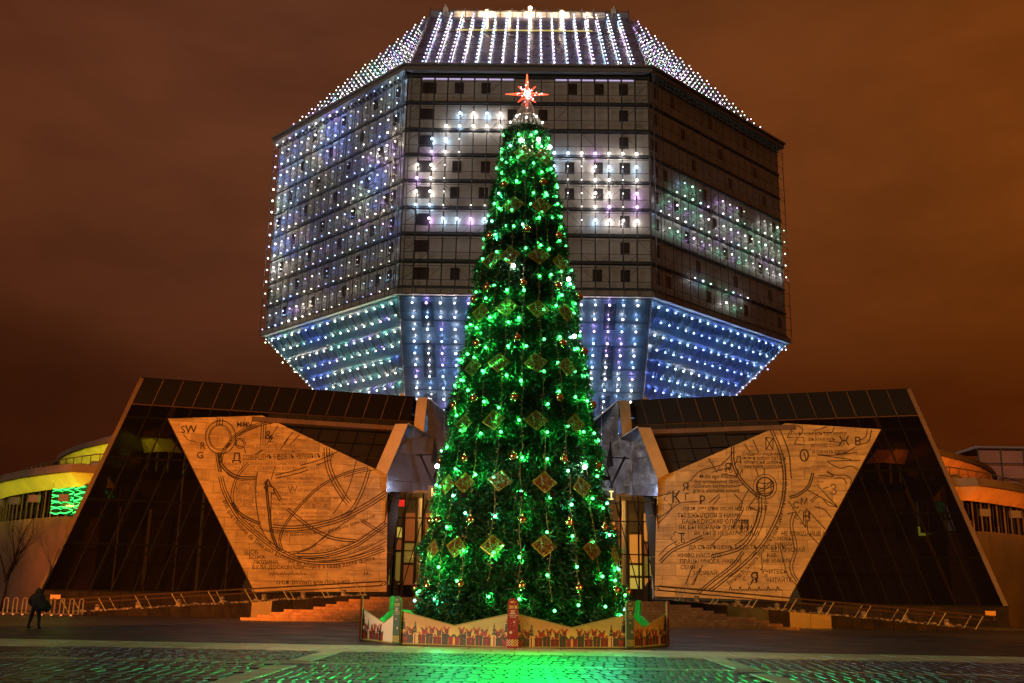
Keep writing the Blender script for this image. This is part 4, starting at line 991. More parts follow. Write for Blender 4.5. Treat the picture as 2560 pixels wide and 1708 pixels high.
M_bright = mat('polished_edge', (0.85, 0.87, 0.92), 0.25, metal=0.6)
for sg in (-1, 1):
    Fm = (lambda p: p) if sg < 0 else mirP
    for nm, poly, Y, ex in (('fascia', ((1043, 994), (1069, 994), (1058, 1086), (1034, 1070)), 86.2, 0.35), ('fascia', ((988, 1060), (1020, 1060), (967, 1187), (940, 1172)), 84.4, 0.35)):
        build(nm, MB().prism([Fm(atY(x, y, Y)) for x, y in poly], (0, ex, 0)), M_orange, portal)
        # return side of the box going back
    for (a, c, og) in (((1069, 992), (1300, 1198), OA), ((1020, 1058), (1057, 1084), OB)):
        build('roof_edge', MB().tube([Fm(mp_(*a, og)), Fm(mp_(*c, og))], 0.06, 5), M_bright, portal)
    for poly, Y0, Y1 in ((((1069, 994), (1309, 1206)), 86.4, 100), (((1020, 1060), (1058, 1085)), 84.6, 86.3), (((988, 1060), (1020, 1060)), 84.6, 92), (((1043, 994), (1069, 994)), 86.4, 100)):
        a, c = [Fm(atY(*q, Y0)) for q in poly]
        build('portal_roof', MB().face([a, c, c+V(0, Y1-Y0, 0), a+V(0, Y1-Y0, 0)]), M_cap, portal)
    # cold white lamp added to brighten the steel
    cl = Fm(V(-6.9, 81.0, 10.9)); build('steel_fill_lamp', MB().box(cl-V(0, 0.25, 0), (0.7, 0.2, 0.3)), M_seam, portal); lamp('steel_fill_light', 'POINT', cl, 330, (0.80, 0.87, 1.0), portal, 0.12)
    # small back gable seen over the roof
    g0 = [Fm(atY(x, y, 92)) for x, y in ((992, 1000), (1004, 981), (1018, 1000))]
    build('roof_gable', MB().prism(g0, (0, 1.2, 0)), M_orange, portal)
    # mast: dark cone, horizontal bar, slanting strut holding the sign beam
    m0 = Fm(atY(1087, 1158, 83.6)); m1 = Fm(atY(1087, 1094, 83.6))
    build('mast_cone', MB().tube([m0-V(0, 1.0, 0)*0, m1], [0.30, 0.02], 8), M_seam, portal)
    build('mast_bar', MB().tube([Fm(atY(1040, 1138, 83.6)), Fm(atY(1112, 1136, 83.6))], 0.06, 5), M_seam, portal)
    build('mast_strut', MB().tube([Fm(atY(1050, 1135, 83.6)), Fm(atY(1086, 1216, 82.6))], 0.10, 5), M_seam, portal)
    build('mast_bracket', MB().tube([m0, m0+V(0, 1.2, 0)], 0.08, 5), M_seam, portal)
    # angled side glass
    a, c = Fm(atY(965, 1232, 84.2)), Fm(atY(986, 1232, 85.6))
    for z0_, z1_ in ((1.5, 4.3), (4.33, 7.1), (7.13, 9.85)):
        build('side_pane', MB().face([V(a.x, a.y, z0_), V(c.x, c.y, z0_), V(c.x, c.y, z1_), V(a.x, a.y, z1_)]), glassmat('side_glass', (0.25, 0.24, 0.2), 0.02, 1.5), portal)
    # mullions and panes of the doors
    xs = [atY(p, 1300, 85.8).x for p in (988, 1012, 1057, 1105, 1155, 1205, 1256)] + [CX]
    zs = [1.5, 5.2, 7.9, 9.95]
    for i in range(len(xs)-1):
        for j in range(3):
            x0, x1 = xs[i]+0.05, xs[i+1]-0.05
            build('door_pane', MB().face([Fm(V(x, 85.8, z)) for x, z in ((x0, zs[j]+.04), (x1, zs[j]+.04), (x1, zs[j+1]-.04), (x0, zs[j+1]-.04))]), M_pglass, portal)
        build('mullion', MB().box(Fm(V(xs[i], 85.8, 5.7)), (0.13, 0.2, 8.5)), M_seam, portal)
    for z in zs[1:3]: build('transom', MB().box(Fm(V((xs[0]+CX)/2, 85.8, z)), (abs(xs[0]-CX), 0.17, 0.09)), M_seam, portal)
    if sg > 0: build('corner_post', MB().box(Fm(V(xs[0]-0.35, 85.5, 5.7)), (0.16, 0.2, 8.5)), mat('post_copper', (0.6, 0.25, 0.08), 0.4, metal=0.5), portal)
# lobby behind the doors
M_lob = mat('lobby_wall', (0.16, 0.11, 0.06), 0.6, noise=0.35, nscale=0.4)
build('lobby_wall', MB().box((CX, 93, 5.7), (24, 0.3, 8.6)), M_lob, portal)
build('lobby_ceiling', MB().box((CX, 89.5, 10.1), (23, 7.4, 0.2)), M_lob, portal)
build('lobby_floor', MB().box((CX, 89.3, 1.42), (23, 7.2, 0.12)), mat('lobby_floor', (0.12, 0.09, 0.06), 0.2), portal)
M_ly = mat('lobby_light_yellow', (0.8, 0.7, 0.2), 0.5, emit=(0.80, 0.62, 0.10), estr=0.85); M_ly2 = mat('lobby_light_dim', (0.5, 0.4, 0.15), 0.5, emit=(0.5, 0.36, 0.06), estr=0.35); M_lo2 = mat('lobby_light_red', (0.4, 0.15, 0.05), 0.5, emit=(0.5, 0.13, 0.03), estr=0.45); M_lo = mat('lobby_light_amber', (0.8, 0.4, 0.1), 0.5, emit=(0.75, 0.28, 0.04), estr=0.9)
for sg in (-1, 1):
    rl5 = random.Random(31+sg); x = 0.8
    while x < 11.2:
        w_ = rl5.uniform(.35, 1.1); z = 1.7
        while z < 9.4:
            h_ = rl5.choice((1.0, 1.8, 2.6)); m = rl5.choice((M_ly, M_lo, M_ly2, M_lob, M_lob, M_lo2))
            if z+h_ < 9.8: build('lit_doorway', MB().box((CX+sg*(x+w_/2), 92.7, z+h_/2), (w_-.05, 0.1, h_-.12)), m, portal)
            z += h_+.1
        x += w_+rl5.uniform(.05, .5)
    for k in range(4): build('reception_counter', MB().box((CX+sg*(2.5+k*2.4), 91.2, 2.0), (2.0, .6, 1.0)), M_lob, portal)
    for x in (9.1, 6.3, 3.6): build('lobby_column', MB().tube([(CX+sg*x, 90.5, 1.5), (CX+sg*x, 90.5, 10)], 0.28, 10), mat('lobby_column', (0.5, 0.4, 0.25), 0.5), portal)
    lamp('lobby_light', 'POINT', (CX+sg*6.5, 89.2, 9.3), 700, (1.0, 0.62, 0.22), portal, 0.4)
    build('ceiling_lamp', MB().box((CX+sg*6.5, 89.2, 9.9), (1.2, 0.5, 0.12)), M_ly, portal)
red = atY(1002, 1258, 87)
build('red_sign', MB().box(red, (0.75, 0.08, 0.55)).box(red-V(0.42, 0, 0.5), (0.2, 0.08, 0.5)), mat('red_sign', (1, 0.05, 0.03), 0.4, emit=(1.0, 0.03, 0.02), estr=1.3), portal)
# sign beam over the doors with its end letters
sign = thing('sign_beam', 'black lettered sign board high over the doors, its middle hidden by the tree', 'sign', (CX, 82.4, 9.8))
s0, s1 = atY(1072, 1232, 82.4), mirP(atY(1072, 1232, 82.4))
build('sign_board', MB().box(((s0.x+s1.x)/2, 82.4, s0.z), (s1.x-s0.x+0.15, 0.22, 1.15)), mat('sign_black', (0.008, 0.007, 0.006), 0.4), sign)
b = MB()
def flattext(b, s, pos, size, m=0, ux=V(1, 0, 0), uy=V(0, 0, 1)):
    vs, fs = text_geo(s); n = len(b.v); pos = Vector(pos)
    b.v += [tuple(pos+ux*(x*size)+uy*(y*size)) for x, y in vs]; b.f += [tuple(n+i for i in f) for f in fs]; b.m += [m]*len(fs)
flattext(b, 'Н', (s0.x+0.15, 82.27, s0.z-0.33), 0.95); flattext(b, 'С І', (s1.x-1.45, 82.27, s0.z-0.33), 0.95)
build('sign_letter', b, mat('gold_letter', (0.7, 0.5, 0.15), 0.4, emit=(0.6, 0.33, 0.05), estr=0.6), sign)
for sg in (-1, 1):
    for k in range(2): build('sign_arm', MB().tube([(CX+sg*(6.5-k*4), 82.5, s0.z), (CX+sg*(6.5-k*4), 84.7, s0.z+0.3)], 0.06, 5), M_seam, sign)

# ================================================================== STEPS, PLATFORM, RAMPS
M_step = mat('polished_red_granite', (0.46, 0.18, 0.075), 0.22, noise=0.3, nscale=3.5, rvar=0.1)
steps = thing('entrance_steps', None, None, (CX, 66, 0), kind='structure')
xe = [16.9, 16.0, 15.3, 14.6, 13.1, 12.4, 11.8, 11.1, 9.8]
yf = [63.6, 64.05, 64.5, 64.95, 66.6, 67.05, 67.5, 67.95, 68.4]
for k in range(9):
    z0_, z1_ = 0.167*k, 0.167*(k+1); nn_ = 16; x0 = -xe[k]; wd = 2*xe[k]/nn_
    dep = (yf[k+1]-yf[k]+0.3) if k < 8 else 1.2
    for i in range(nn_):
        b = MB().box((CX+x0+(i+.5)*wd, yf[k]+dep/2, (z0_+z1_)/2), (wd-0.014, dep, z1_-z0_-0.004))
        build('granite_block', b, M_step, steps)
plat = thing('entrance_platform', None, None, (CX, 76, 0), kind='structure')
build('platform_block', MB().prism([(CX-11.3, 69.45, 0), (CX+11.3, 69.45, 0), (CX+11.3, 93, 0), (CX-11.3, 93, 0)], (0, 0, 1.47)), M_gran, plat)
M_rail = mat('rail_steel', (0.50, 0.38, 0.18), 0.35, metal=0.25); M_bar = mat('rail_bar_steel', (0.16, 0.09, 0.05), 0.3, metal=0.6)
M_wallA = [mat('ramp_wall_dark', (0.022, 0.012, 0.007), 0.7, spec=0.12, noise=0.7, nscale=1.5), mat('ramp_wall_red', (0.13, 0.04, 0.017), 0.3, noise=0.3, nscale=2.0), mat('ramp_wall_grey', (0.05, 0.045, 0.032), 0.6, spec=0.2, noise=0.4, nscale=1.5)]
M_bol = mat('bollard_stone', (0.42, 0.28, 0.16), 0.7, noise=0.3, nscale=5)
M_peb = mat('planter_rock', (0.26, 0.18, 0.12), 0.8, noise=0.4, nscale=3)
def rz(ax): return max(0.02, (30.9-ax)*0.0745)           # ramp height by distance from the axis
for sg in (-1, 1):
    side = 'left' if sg < 0 else 'right'
    rp = thing('ramp', None, None, (CX+sg*20, 70, 0), kind='structure')
    X = lambda a: CX+sg*a
    n = 16
    for i in range(n):
        a0, a1 = 31.4-i*(31.4-9.6)/n, 31.4-(i+1)*(31.4-9.6)/n
        z0_, z1_ = rz(a0-.5), rz(a1-.5)
        mi = 0
        if sg > 0 and i in (8, 9): mi = 1
        if sg > 0 and i in (11, 12): mi = 2
        if sg < 0 and i == 10: mi = 1
        build('wall_slab', MB().prism([V(X(a0-.02), 69.3, 0), V(X(a1), 69.3, 0), V(X(a1), 69.3, z1_+.0), V(X(a0-.02), 69.3, z0_)], (0, 0.3, 0)), M_wallA[mi], rp)
        build('ramp_slab', MB().prism([V(X(a0), 69.6, z0_-.05), V(X(a1), 69.6, z1_-.05), V(X(a1), 71.4, z1_-.05), V(X(a0), 71.4, z0_-.05)], (0, 0, 0.05)), M_gran, rp)
    # planter
    pl = thing('planter_bed', None, None, (CX+sg*20, 74, 0), kind='structure')
    b = MB()
    pf, pe = V(-35.3, 75.6, 0), V(-11.4, 82.8, 0)
    if sg > 0: pf, pe = mirP(pf), mirP(pe)
    for i in range(12):
        a0, a1 = 34.5-i*2.0, 34.5-(i+1)*2.0
        b.prism([V(X(a0), 71.4, 0), V(X(a1), 71.4, 0), V(X(a1), 83, 0), V(X(a0), 76, 0)], (0, 0, max(0.05, rz(a1)-.1)+0.10))
    build('soil', b, mat('planter_soil', (0.05, 0.035, 0.025), 0.95, noise=0.5, nscale=3, bump=0.8, bscale=12), pl)
    st = MB(); rnd = random.Random(11+sg)
    for i in range(420):
        a = rnd.uniform(11, 31); yy = rnd.uniform(71.5, 75.0); r_ = rnd.uniform(0.06, 0.17)*(1.5 if rnd.random() < .08 else 1)
        st.ball((X(a), yy, rz(a)+0.03+r_*0.4), r_, 6, 4, 0, 0.75)
    for v in range(len(st.v)):
        x, y, z = st.v[v]; st.v[v] = (x+rnd.uniform(-.02, .02), y+rnd.uniform(-.02, .02), z+rnd.uniform(-.02, .02))
    build('planter_rocks', st, M_peb, pl, kind='stuff')
    for k, a in enumerate((12.2, 15.0, 17.7, 20.6, 23.6, 26.4, 29.2)):
        z = rz(a)
        bo = thing('bollard', 'short round stone bollard beyond the %s ramp railing, %s from the entrance' % (side, ORD[k+1]), 'bollard', (X(a), 72.3, z), group='short bollards in the ramp planters')
        build('post', MB().tube([(X(a), 72.3, z-0.15), (X(a), 72.3, z+0.46)], 0.17, 10), M_bol, bo)
        build('cap', MB().tube([(X(a), 72.3, z+0.46), (X(a), 72.3, z+0.50), (X(a), 72.3, z+0.56)], [0.19, 0.2, 0.08], 10), M_bol, bo)
    # two railings per ramp
    for fi, (Y, nm) in enumerate(((69.45, 'front'), (71.3, 'rear'))):
        rl_ = thing('handrail', 'long steel handrail with leaning posts, %s one of the two on the %s ramp' % (nm, side), 'railing', (X(20), Y, 0), group='handrails along the entrance ramps')
        for dz_, r_ in ((0.93, 0.042), (0.66, 0.036)):
            build('rail', MB().tube([V(X(31.1 if dz_ > .8 else 30.9), Y, rz(30.6)+dz_), V(X(9.3), Y, rz(9.6)+dz_)], r_*.85, 6), M_bar, rl_)
        for a_, s_ in ((31.1, 1), (9.3, -1)):
            zc_ = rz(a_)+0.795
            build('rail_end', MB().tube([V(X(a_+s_*0.14*math.sin(math.pi*q/8)), Y, zc_+0.135*math.cos(math.pi*q/8)) for q in range(9)], 0.036, 6), M_bar, rl_)
        k = 0; a = 29.9
        while a > 8.6:
            zt = rz(a+.55)+0.9
            build('post', MB().tube([V(X(a), Y, rz(a)), V(X(a+0.58), Y, zt)], 0.030, 6).ball(V(X(a), Y, rz(a)+0.02), 0.07, 6, 4), M_rail, rl_)
            a -= 2.43; k += 1

# ================================================================== THINGS ON THE LEFT
M_rack = mat('rack_steel', (0.60, 0.45, 0.36), 0.3, metal=0.8)
rk = thing('bicycle_rack', 'row of low steel bicycle hoops on the plaza by the left wing', 'bicycle rack', (-32.5, 67, 0))
for i in range(13):
    x = -36.6+i*0.66; y = 68.6-i*0.1; hgt = 1.05
    pts = [V(x, y, 0)] + [V(x+0.02+0.16*(1-math.cos(math.pi*q/6))*0.8, y, hgt-0.13+0.13*math.sin(math.pi*q/6)) for q in range(7)] + [V(x+0.28, y, 0)]
    build('hoop', MB().tube(pts, 0.045, 6), M_rack, rk)
    build('ground_bar', MB().box((x+0.25, y-0.9, 0.06), (0.14, 1.5, 0.09)), M_rack, rk)
build('base_rail', MB().tube([(-36.7, 68.6, 0.07), (-28.5, 67.3, 0.07)], 0.05, 5), M_rack, rk)
# lit cylinder lantern column behind the edge of the left wing
lc = thing('lantern_column', 'glowing white cylinder lamp column at the edge of the left glass wing', 'lamp', (-33.9, 78.5, 0))
p0 = atY(158, 1310, 84); p1 = atY(150, 1420, 84)
lc.location = (p0.x, 84, 0)
build('shade', MB().tube([(p0.x, 84, 2.2), (p0.x, 84, p0.z)], 0.42, 14), mat('lantern_glow', (1, 0.9, 0.75), 0.5, emit=(1.0, 0.72, 0.42), estr=1.35), lc, smooth=True)
build('post', MB().tube([(p0.x, 84, 0), (p0.x, 84, 2.2)], 0.22, 10), M_seam, lc)
b = MB()
for i in range(7): a_ = i*0.9; b.tube([(p0.x, 84, p0.z), (p0.x+0.5*math.cos(a_), 84, p0.z+1.2+0.4*math.sin(i))], 0.05, 4)
b.tube([(p0.x, 84, p0.z), (p0.x, 84, p0.z+2.0)], 0.09, 5); build('finial', b, M_seam, lc)
# bare tree far left
bt = thing('bare_tree', 'leafless young tree standing in front of the plaster wall at the left edge', 'tree', (-37.6, 72, 0))
rnd = random.Random(5); tr, brn = MB(), MB()
def limb(mb, p, d, L, r, depth):
    pts = [p]; dd = d.normalized()
    for i in range(4):
        dd = (dd+V(rnd.uniform(-.12, .12), rnd.uniform(-.12, .12), rnd.uniform(0, .10))).normalized(); pts.append(pts[-1]+dd*L/4)
    mb.tube(pts, [r*(1-.14*i) for i in range(5)], 5 if depth < 2 else 3, cap=False)
    if depth < 5:
        for k in range(3 if depth < 4 else 2):
            q = pts[rnd.choice((2, 3, 4))]; a_ = rnd.uniform(0, 6.28); sp = rnd.uniform(.35, .7)
            limb(brn, q, dd+V(math.cos(a_)*sp, math.sin(a_)*sp, 0.1), L*rnd.uniform(.55, .78), r*0.5, depth+1)
TX = gz = atY(8, 1480, 70)
bt.location = (TX.x, 70, 0)
limb(tr, V(TX.x, 70, 0), V(0, 0, 1), 2.6, 0.10, 0); limb(brn, V(TX.x, 70, 2.0), V(0.5, 0, 1), 2.8, 0.06, 1); limb(brn, V(TX.x, 70, 2.4), V(-0.4, 0, 1), 2.6, 0.06, 1); limb(brn, V(TX.x, 70, 2.2), V(0.15, 0.2, 1), 3.0, 0.06, 1)
build('trunk', tr, mat('bark_dark', (0.008, 0.005, 0.004), 0.9, spec=0.1), bt); build('branches', brn, mat('bark_dark'), bt)
# low parapet by the rack
# ================================================================== CHRISTMAS TREE
TXc, TYc = -0.15, 40.9
ZT, ZBt = 21.6, 0.9; RT_, RB_ = 0.74, 3.86
def cone_r(z): return RB_+(RT_-RB_)*(z-ZBt)/(ZT-ZBt)
def shag(z, th):
    ph = (z*0.62) % 1.0
    return 1.0 + 0.055*(1-ph)*1.4 - 0.03 + 0.035*math.sin(th*7+z*1.3)+0.03*math.sin(th*3.1-z*2.1)
tree = thing('christmas_tree', 'tall conical artificial fir tree lit in green in the middle of the plaza', 'christmas tree', (TXc, TYc, 0))
M_needle = mat('fir_needles', (0.008, 0.060, 0.012), 0.5, noise=0.4, nscale=1.2)
M_need2 = mat('fir_needles_pale', (0.016, 0.085, 0.02), 0.45)
n = 50000
zs_ = ZBt+(ZT-ZBt)*(1-np.sqrt(RNG.uniform(0.02, 1, n)))
zs_[:9000] = RNG.uniform(13.5, ZT, 9000)
zs_ = np.clip(zs_-0.12, 0.55, ZT)
th_ = RNG.uniform(0, 2*np.pi, n)
keep = (np.cos(th_) > -0.55) | (RNG.uniform(0, 1, n) < 0.5); zs_, th_ = zs_[keep], th_[keep]; n = len(zs_)
ph = (zs_*0.62+0.06*np.sin(th_*5)) % 1.0
rr = RB_+(RT_-RB_)*(zs_-ZBt)/(ZT-ZBt)
sh = 1.0+0.07*(1-ph)-0.03+0.03*np.sin(th_*7+zs_*1.3)+0.025*np.sin(th_*3.1-zs_*2.1)
clump = np.sin(th_*rr*5.1+zs_*2.3)*np.sin(zs_*4.7-th_*9)+np.sin(th_*rr*11+zs_*6)*0.5
rad = rr*sh + RNG.normal(0, 0.07, n) + 0.15*clump*np.clip(rr/2.0, .35, 1) - RNG.exponential(0.08, n)
cx_, sx_ = np.sin(th_), -np.cos(th_)
base = np.stack([TXc+rad*cx_, TYc+rad*sx_, zs_], 1)
out = np.stack([cx_, sx_, np.full(n, -0.35)], 1)
nq = 4
tot = n*nq
bb_ = np.repeat(base, nq, 0); oo = np.repeat(out, nq, 0)
dirs = oo*RNG.uniform(0.3, 1.0, (tot, 1))+RNG.normal(0, 0.55, (tot, 3)); dirs /= np.linalg.norm(dirs, axis=1, keepdims=True)
L_ = RNG.uniform(0.16, 0.38, (tot, 1))
sidev = np.cross(dirs, RNG.normal(0, 1, (tot, 3))); sidev /= np.linalg.norm(sidev, axis=1, keepdims=True)+1e-9
wdt = RNG.uniform(0.020, 0.042, (tot, 1))
b0 = bb_+RNG.normal(0, 0.03, (tot, 3))
vv = np.empty((tot*3, 3), np.float32)
vv[0::3] = b0-sidev*wdt; vv[1::3] = b0+sidev*wdt; vv[2::3] = b0+dirs*L_
me = bpy.data.meshes.new('foliage'); me.vertices.add(tot*3); me.vertices.foreach_set('co', vv.ravel())
me.loops.add(tot*3); me.loops.foreach_set('vertex_index', np.arange(tot*3, dtype=np.int32))
me.polygons.add(tot); me.polygons.foreach_set('loop_start', np.arange(0, tot*3, 3, dtype=np.int32)); me.polygons.foreach_set('loop_total', np.full(tot, 3, np.int32))
me.materials.append(M_needle); me.materials.append(M_need2); me.polygons.foreach_set('material_index', (RNG.uniform(0, 1, tot) < 0.25).astype(np.int32))
me.update(); me.validate(); put('foliage', me, tree, kind='stuff')
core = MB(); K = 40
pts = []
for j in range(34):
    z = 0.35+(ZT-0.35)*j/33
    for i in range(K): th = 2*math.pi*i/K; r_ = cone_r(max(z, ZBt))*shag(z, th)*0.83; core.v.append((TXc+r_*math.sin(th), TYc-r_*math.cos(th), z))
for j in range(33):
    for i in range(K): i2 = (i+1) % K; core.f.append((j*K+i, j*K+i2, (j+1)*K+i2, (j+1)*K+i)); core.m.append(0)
build('dark_core', core, mat('tree_core', (0.006, 0.018, 0.007), 0.95), tree)  # solid dark cone added to block sight lines and deepen shade in the gaps
# wire crown
M_wire = mat('crown_wire', (0.75, 0.72, 0.62), 0.3, metal=0.6)
b = MB()
for i in range(26):
    a_ = i*2*math.pi/26; b.tube([(TXc+0.85*math.sin(a_), TYc-0.85*math.cos(a_), 21.45), (TXc+0.12*math.sin(a_), TYc-0.12*math.cos(a_), 22.95)], 0.016, 4, cap=False)
for r_, z in ((0.85, 21.45), (0.55, 22.05), (0.25, 22.7)): b.tube([(TXc+r_*math.sin(q*math.pi/8), TYc-r_*math.cos(q*math.pi/8), z) for q in range(17)], 0.02, 4, cap=False)
build('crown_wires', b, M_wire, tree)
for i in range(5):
    a_ = -1.2+i*0.6; p_ = V(TXc+0.75*math.sin(a_), TYc-0.75*math.cos(a_), 21.75+0.12*(i % 2))
    build('crown_lamp', MB().ball(p_, 0.05, 8, 6), mat('crown_lamp', (1, 1, 1), 0.4, emit=(1.0, 1.0, 0.95), estr=6, sample=False), tree); lamp('crown_glow', 'POINT', p_+V(0, 0.15, 0.05), 5, (1.0, 1.0, 0.9), tree, 0.03)
build('top_pole', MB().tube([(TXc, TYc, 21.0), (TXc, TYc, 23.3)], 0.05, 6), M_wire, tree)

# ---- hit a pixel on the tree's cone surface
def on_cone(px, py, lift=0.12):
    d = ray(px, py); best = None
    k = (RT_-RB_)/(ZT-ZBt)
    # r(z)=RB_+lift+k*(z-ZBt)
    ox, oy = EYE.x-TXc, EYE.y-TYc; c0 = RB_+lift+k*(EYE.z-ZBt); c1 = k*d.z
    a = d.x*d.x+d.y*d.y-c1*c1; b_ = 2*(ox*d.x+oy*d.y-c0*c1); c = ox*ox+oy*oy-c0*c0
    disc = b_*b_-4*a*c
    t_ = (-b_-math.sqrt(max(disc, 0)))/(2*a)
    return EYE+d*t_
def outv(p): v = V(p.x-TXc, p.y-TYc, 0); v.normalize(); return v

# ---- strings of green bulbs hanging from the crown
GB = mat('green_bulb', (0.2, 1, 0.4), 0.4, emit=(0.13, 1.0, 0.28), estr=4.2, sample=False)
TB = mat('teal_bulb', (0.5, 1, 0.9), 0.4, emit=(0.35, 1.0, 0.75), estr=3.6, sample=False)
M_bead = mat('yellow_bead', (0.65, 0.45, 0.10), 0.35, metal=0.4); M_cord = mat('string_cord', (0.25, 0.24, 0.15), 0.6)
bulb_mesh = {m.name: MB().ball((0, 0, 0), 0.058, 8, 6).mesh('bulb', m, smooth=True) for m in (GB, TB)}
glow = {}
def gl(p, e, c, parent):
    key = (int(e), c)
    if key not in glow:
        l = bpy.data.lights.new('bulb_glow', 'POINT'); l.energy = e*2.8; l.color = c; l.shadow_soft_size = 0.035; glow[key] = l
    o = bpy.data.objects.new('bulb_glow', glow[key]); COL.objects.link(o); o.parent = parent; o.location = p-wl(parent)
NS = 17; angs = [R(-128+256*i/(NS-1)) for i in range(NS)]
rnd = random.Random(21)
for i, th in enumerate(angs):
    st = thing('light_string', 'string of green fairy lights hanging down the tree, %s of seventeen from the left' % (ORD+['sixteenth', 'seventeenth'])[i+1], 'fairy lights', (TXc, TYc, ZT), group='strings of green fairy lights on the tree')
    pts, beads = [], MB()
    for j in range(38):
        z = 21.7-j*0.56; 
        if z < 1.2: break
        r_ = cone_r(z)*(1.07+0.01*math.sin(j))+0.08; a_ = th+0.015*math.sin(j*1.7+i)
        pts.append(V(TXc+r_*math.sin(a_), TYc-r_*math.cos(a_), z))
    build('cord', MB().tube(pts, 0.010, 3, cap=False), M_cord, st)
    for p, q in zip(pts, pts[1:]):
        for t_ in (0.15, 0.5, 0.85):
            beads.ball(p.lerp(q, t_)+V(rnd.uniform(-.08, .08), rnd.uniform(-.03, .03), rnd.uniform(-.1, .1)), 0.024, 5, 4)
    build('beads', beads, M_bead, st, kind='stuff')
    z = 21.0-0.5*(i % 2)
    while z > 1.1:
        a_ = th+rnd.uniform(-.10, .10)/max(0.35, (21.8-z)/8); r_ = cone_r(z)*1.06+0.12+rnd.uniform(-.04, .05)
        p = V(TXc+r_*math.sin(a_), TYc-r_*math.cos(a_), z+rnd.uniform(-.2, .2))
        teal = rnd.random() < (0.2 if z < 8 else 0.08)
        put('bulb', bulb_mesh['teal_bulb' if teal else 'green_bulb'], st, loc=p)
        e = 17 if math.sin(a_) < 0.22 or z > 13 else (5 if math.sin(a_) < 0.75 else 14)
        e *= rnd.choice((0.35, 0.6, 1.0, 1.0, 1.9)) * (1.0 if z > 5 else 0.7) * (1.0 if z < 14 else 0.45)
        gl(p-outv(p)*0.14, e, (0.10, 1.0, 0.55) if teal else (0.04, 1.0, 0.16), st)
        z -= rnd.uniform(0.95, 1.25) if z > 17 else rnd.uniform(1.15, 1.5)
# ---- gold baubles, row by row (pixel centres in the photograph /1.0894)
K_ = 2560/2350
rows_b = [[(1157, 424), (1246, 419)], [(1124, 542), (1210, 527), (1281, 541)], [(1088, 688), (1118, 660), (1201, 650), (1280, 656), (1329, 682)], [(1094, 789), (1187, 775), (1291, 788), (1340, 807)],
          [(1042, 931), (1088, 915), (1180, 912), (1283, 914), (1360, 930)], [(1013, 1058), (1066, 1053), (1178, 1048), (1294, 1054), (1371, 1070)],
          [(989, 1196), (1005, 1194), (1080, 1194), (1199, 1194), (1306, 1200), (1387, 1212), (1407, 1215)], [(955, 1350), (982, 1345), (1058, 1342), (1197, 1345), (1328, 1350), (1414, 1356), (1440, 1360)]]
M_gold = mat('gold_mirror', (0.98, 0.60, 0.26), 0.16, metal=1.0)
M_cap2 = mat('bauble_cap', (0.5, 0.4, 0.2), 0.4, metal=0.8)
bme = MB().ball((0, 0, 0), 0.17, 20, 14).mesh('ball', M_gold, smooth=True)
cme = MB().tube([(0, 0, 0.15), (0, 0, 0.20)], 0.04, 8).tube([(0, 0, 0.20), (0, 0, 0.30)], 0.008, 3).mesh('cap', M_cap2)
for r_, row in enumerate(rows_b):
    for i, (x, y) in enumerate(row):
        p = on_cone(x*K_, y*K_, 0.36)
        t_ = thing('bauble', 'shiny gold bauble, %s from left in %s bauble row from top' % (ORD[i+1], ORD[r_+1]), 'bauble', p, group='gold baubles on the tree')
        put('ball', bme, t_, loc=p); put('cap', cme, t_, loc=p)
# ---- woven rhombus ornaments
rows_d = [[(1203, 352), (1250, 360)], [(1178, 470), (1243, 472)], [(1127, 598), (1170, 586), (1237, 587), (1287, 603)], [(1103, 717), (1163, 705), (1235, 709), (1300, 718)], [(1085, 843), (1145, 832), (1230, 832), (1302, 842)],
          [(1064, 973), (1133, 964), (1231, 965), (1322, 972)], [(1026, 1112), (1066, 1108), (1148, 1103), (1250, 1107), (1336, 1118)], [(993, 1262), (1047, 1255), (1131, 1253), (1249, 1253), (1359, 1262), (1412, 1275)]]
M_dg = mat('ornament_gold_rods', (0.55, 0.33, 0.07), 0.3, metal=0.6); M_dr = mat('ornament_red_rods', (0.50, 0.05, 0.03), 0.35, metal=0.3); M_dw = mat('ornament_pale_rods', (0.8, 0.85, 0.7), 0.3, metal=0.3)
def rhomb_parts():
    a, hgt = 0.46, 0.39; fr_, g_, rd, pl_ = MB(), MB(), MB(), MB()
    fr_.tube([(-a, 0, 0), (0, 0, hgt), (a, 0, 0), (0, 0, -hgt), (-a, 0, 0)], 0.022, 5, cap=False)
    k = 14
    for i in range(1, k):
        t_ = i/k; p, q = V(-a, 0, 0).lerp(V(0, 0, hgt), t_), V(0, 0, -hgt).lerp(V(a, 0, 0), t_)
        for s_ in range(9):
            if (s_*3+i*5) % 11 == 0: continue
            m0, m1 = p.lerp(q, (s_+.08)/9), p.lerp(q, (s_+.92)/9)
            u_, v_ = t_*2-1, (s_+.5)/4.5-1
            dd = abs(abs(u_)-0.45)+abs(abs(v_)-0.45)
            tgt = rd if dd < 0.28 or (abs(u_) < .14 and abs(v_) < .2) else (pl_ if (i+s_) % 9 == 0 else g_)
            tgt.tube([m0, m1], 0.0135, 3, cap=False)
    return [('rod_frame', fr_.mesh('rod_frame', M_dg)), ('gold_rods', g_.mesh('gold_rods', M_dg)), ('red_rods', rd.mesh('red_rods', M_dr)), ('pale_rods', pl_.mesh('pale_rods', M_dw))]
RP = rhomb_parts()
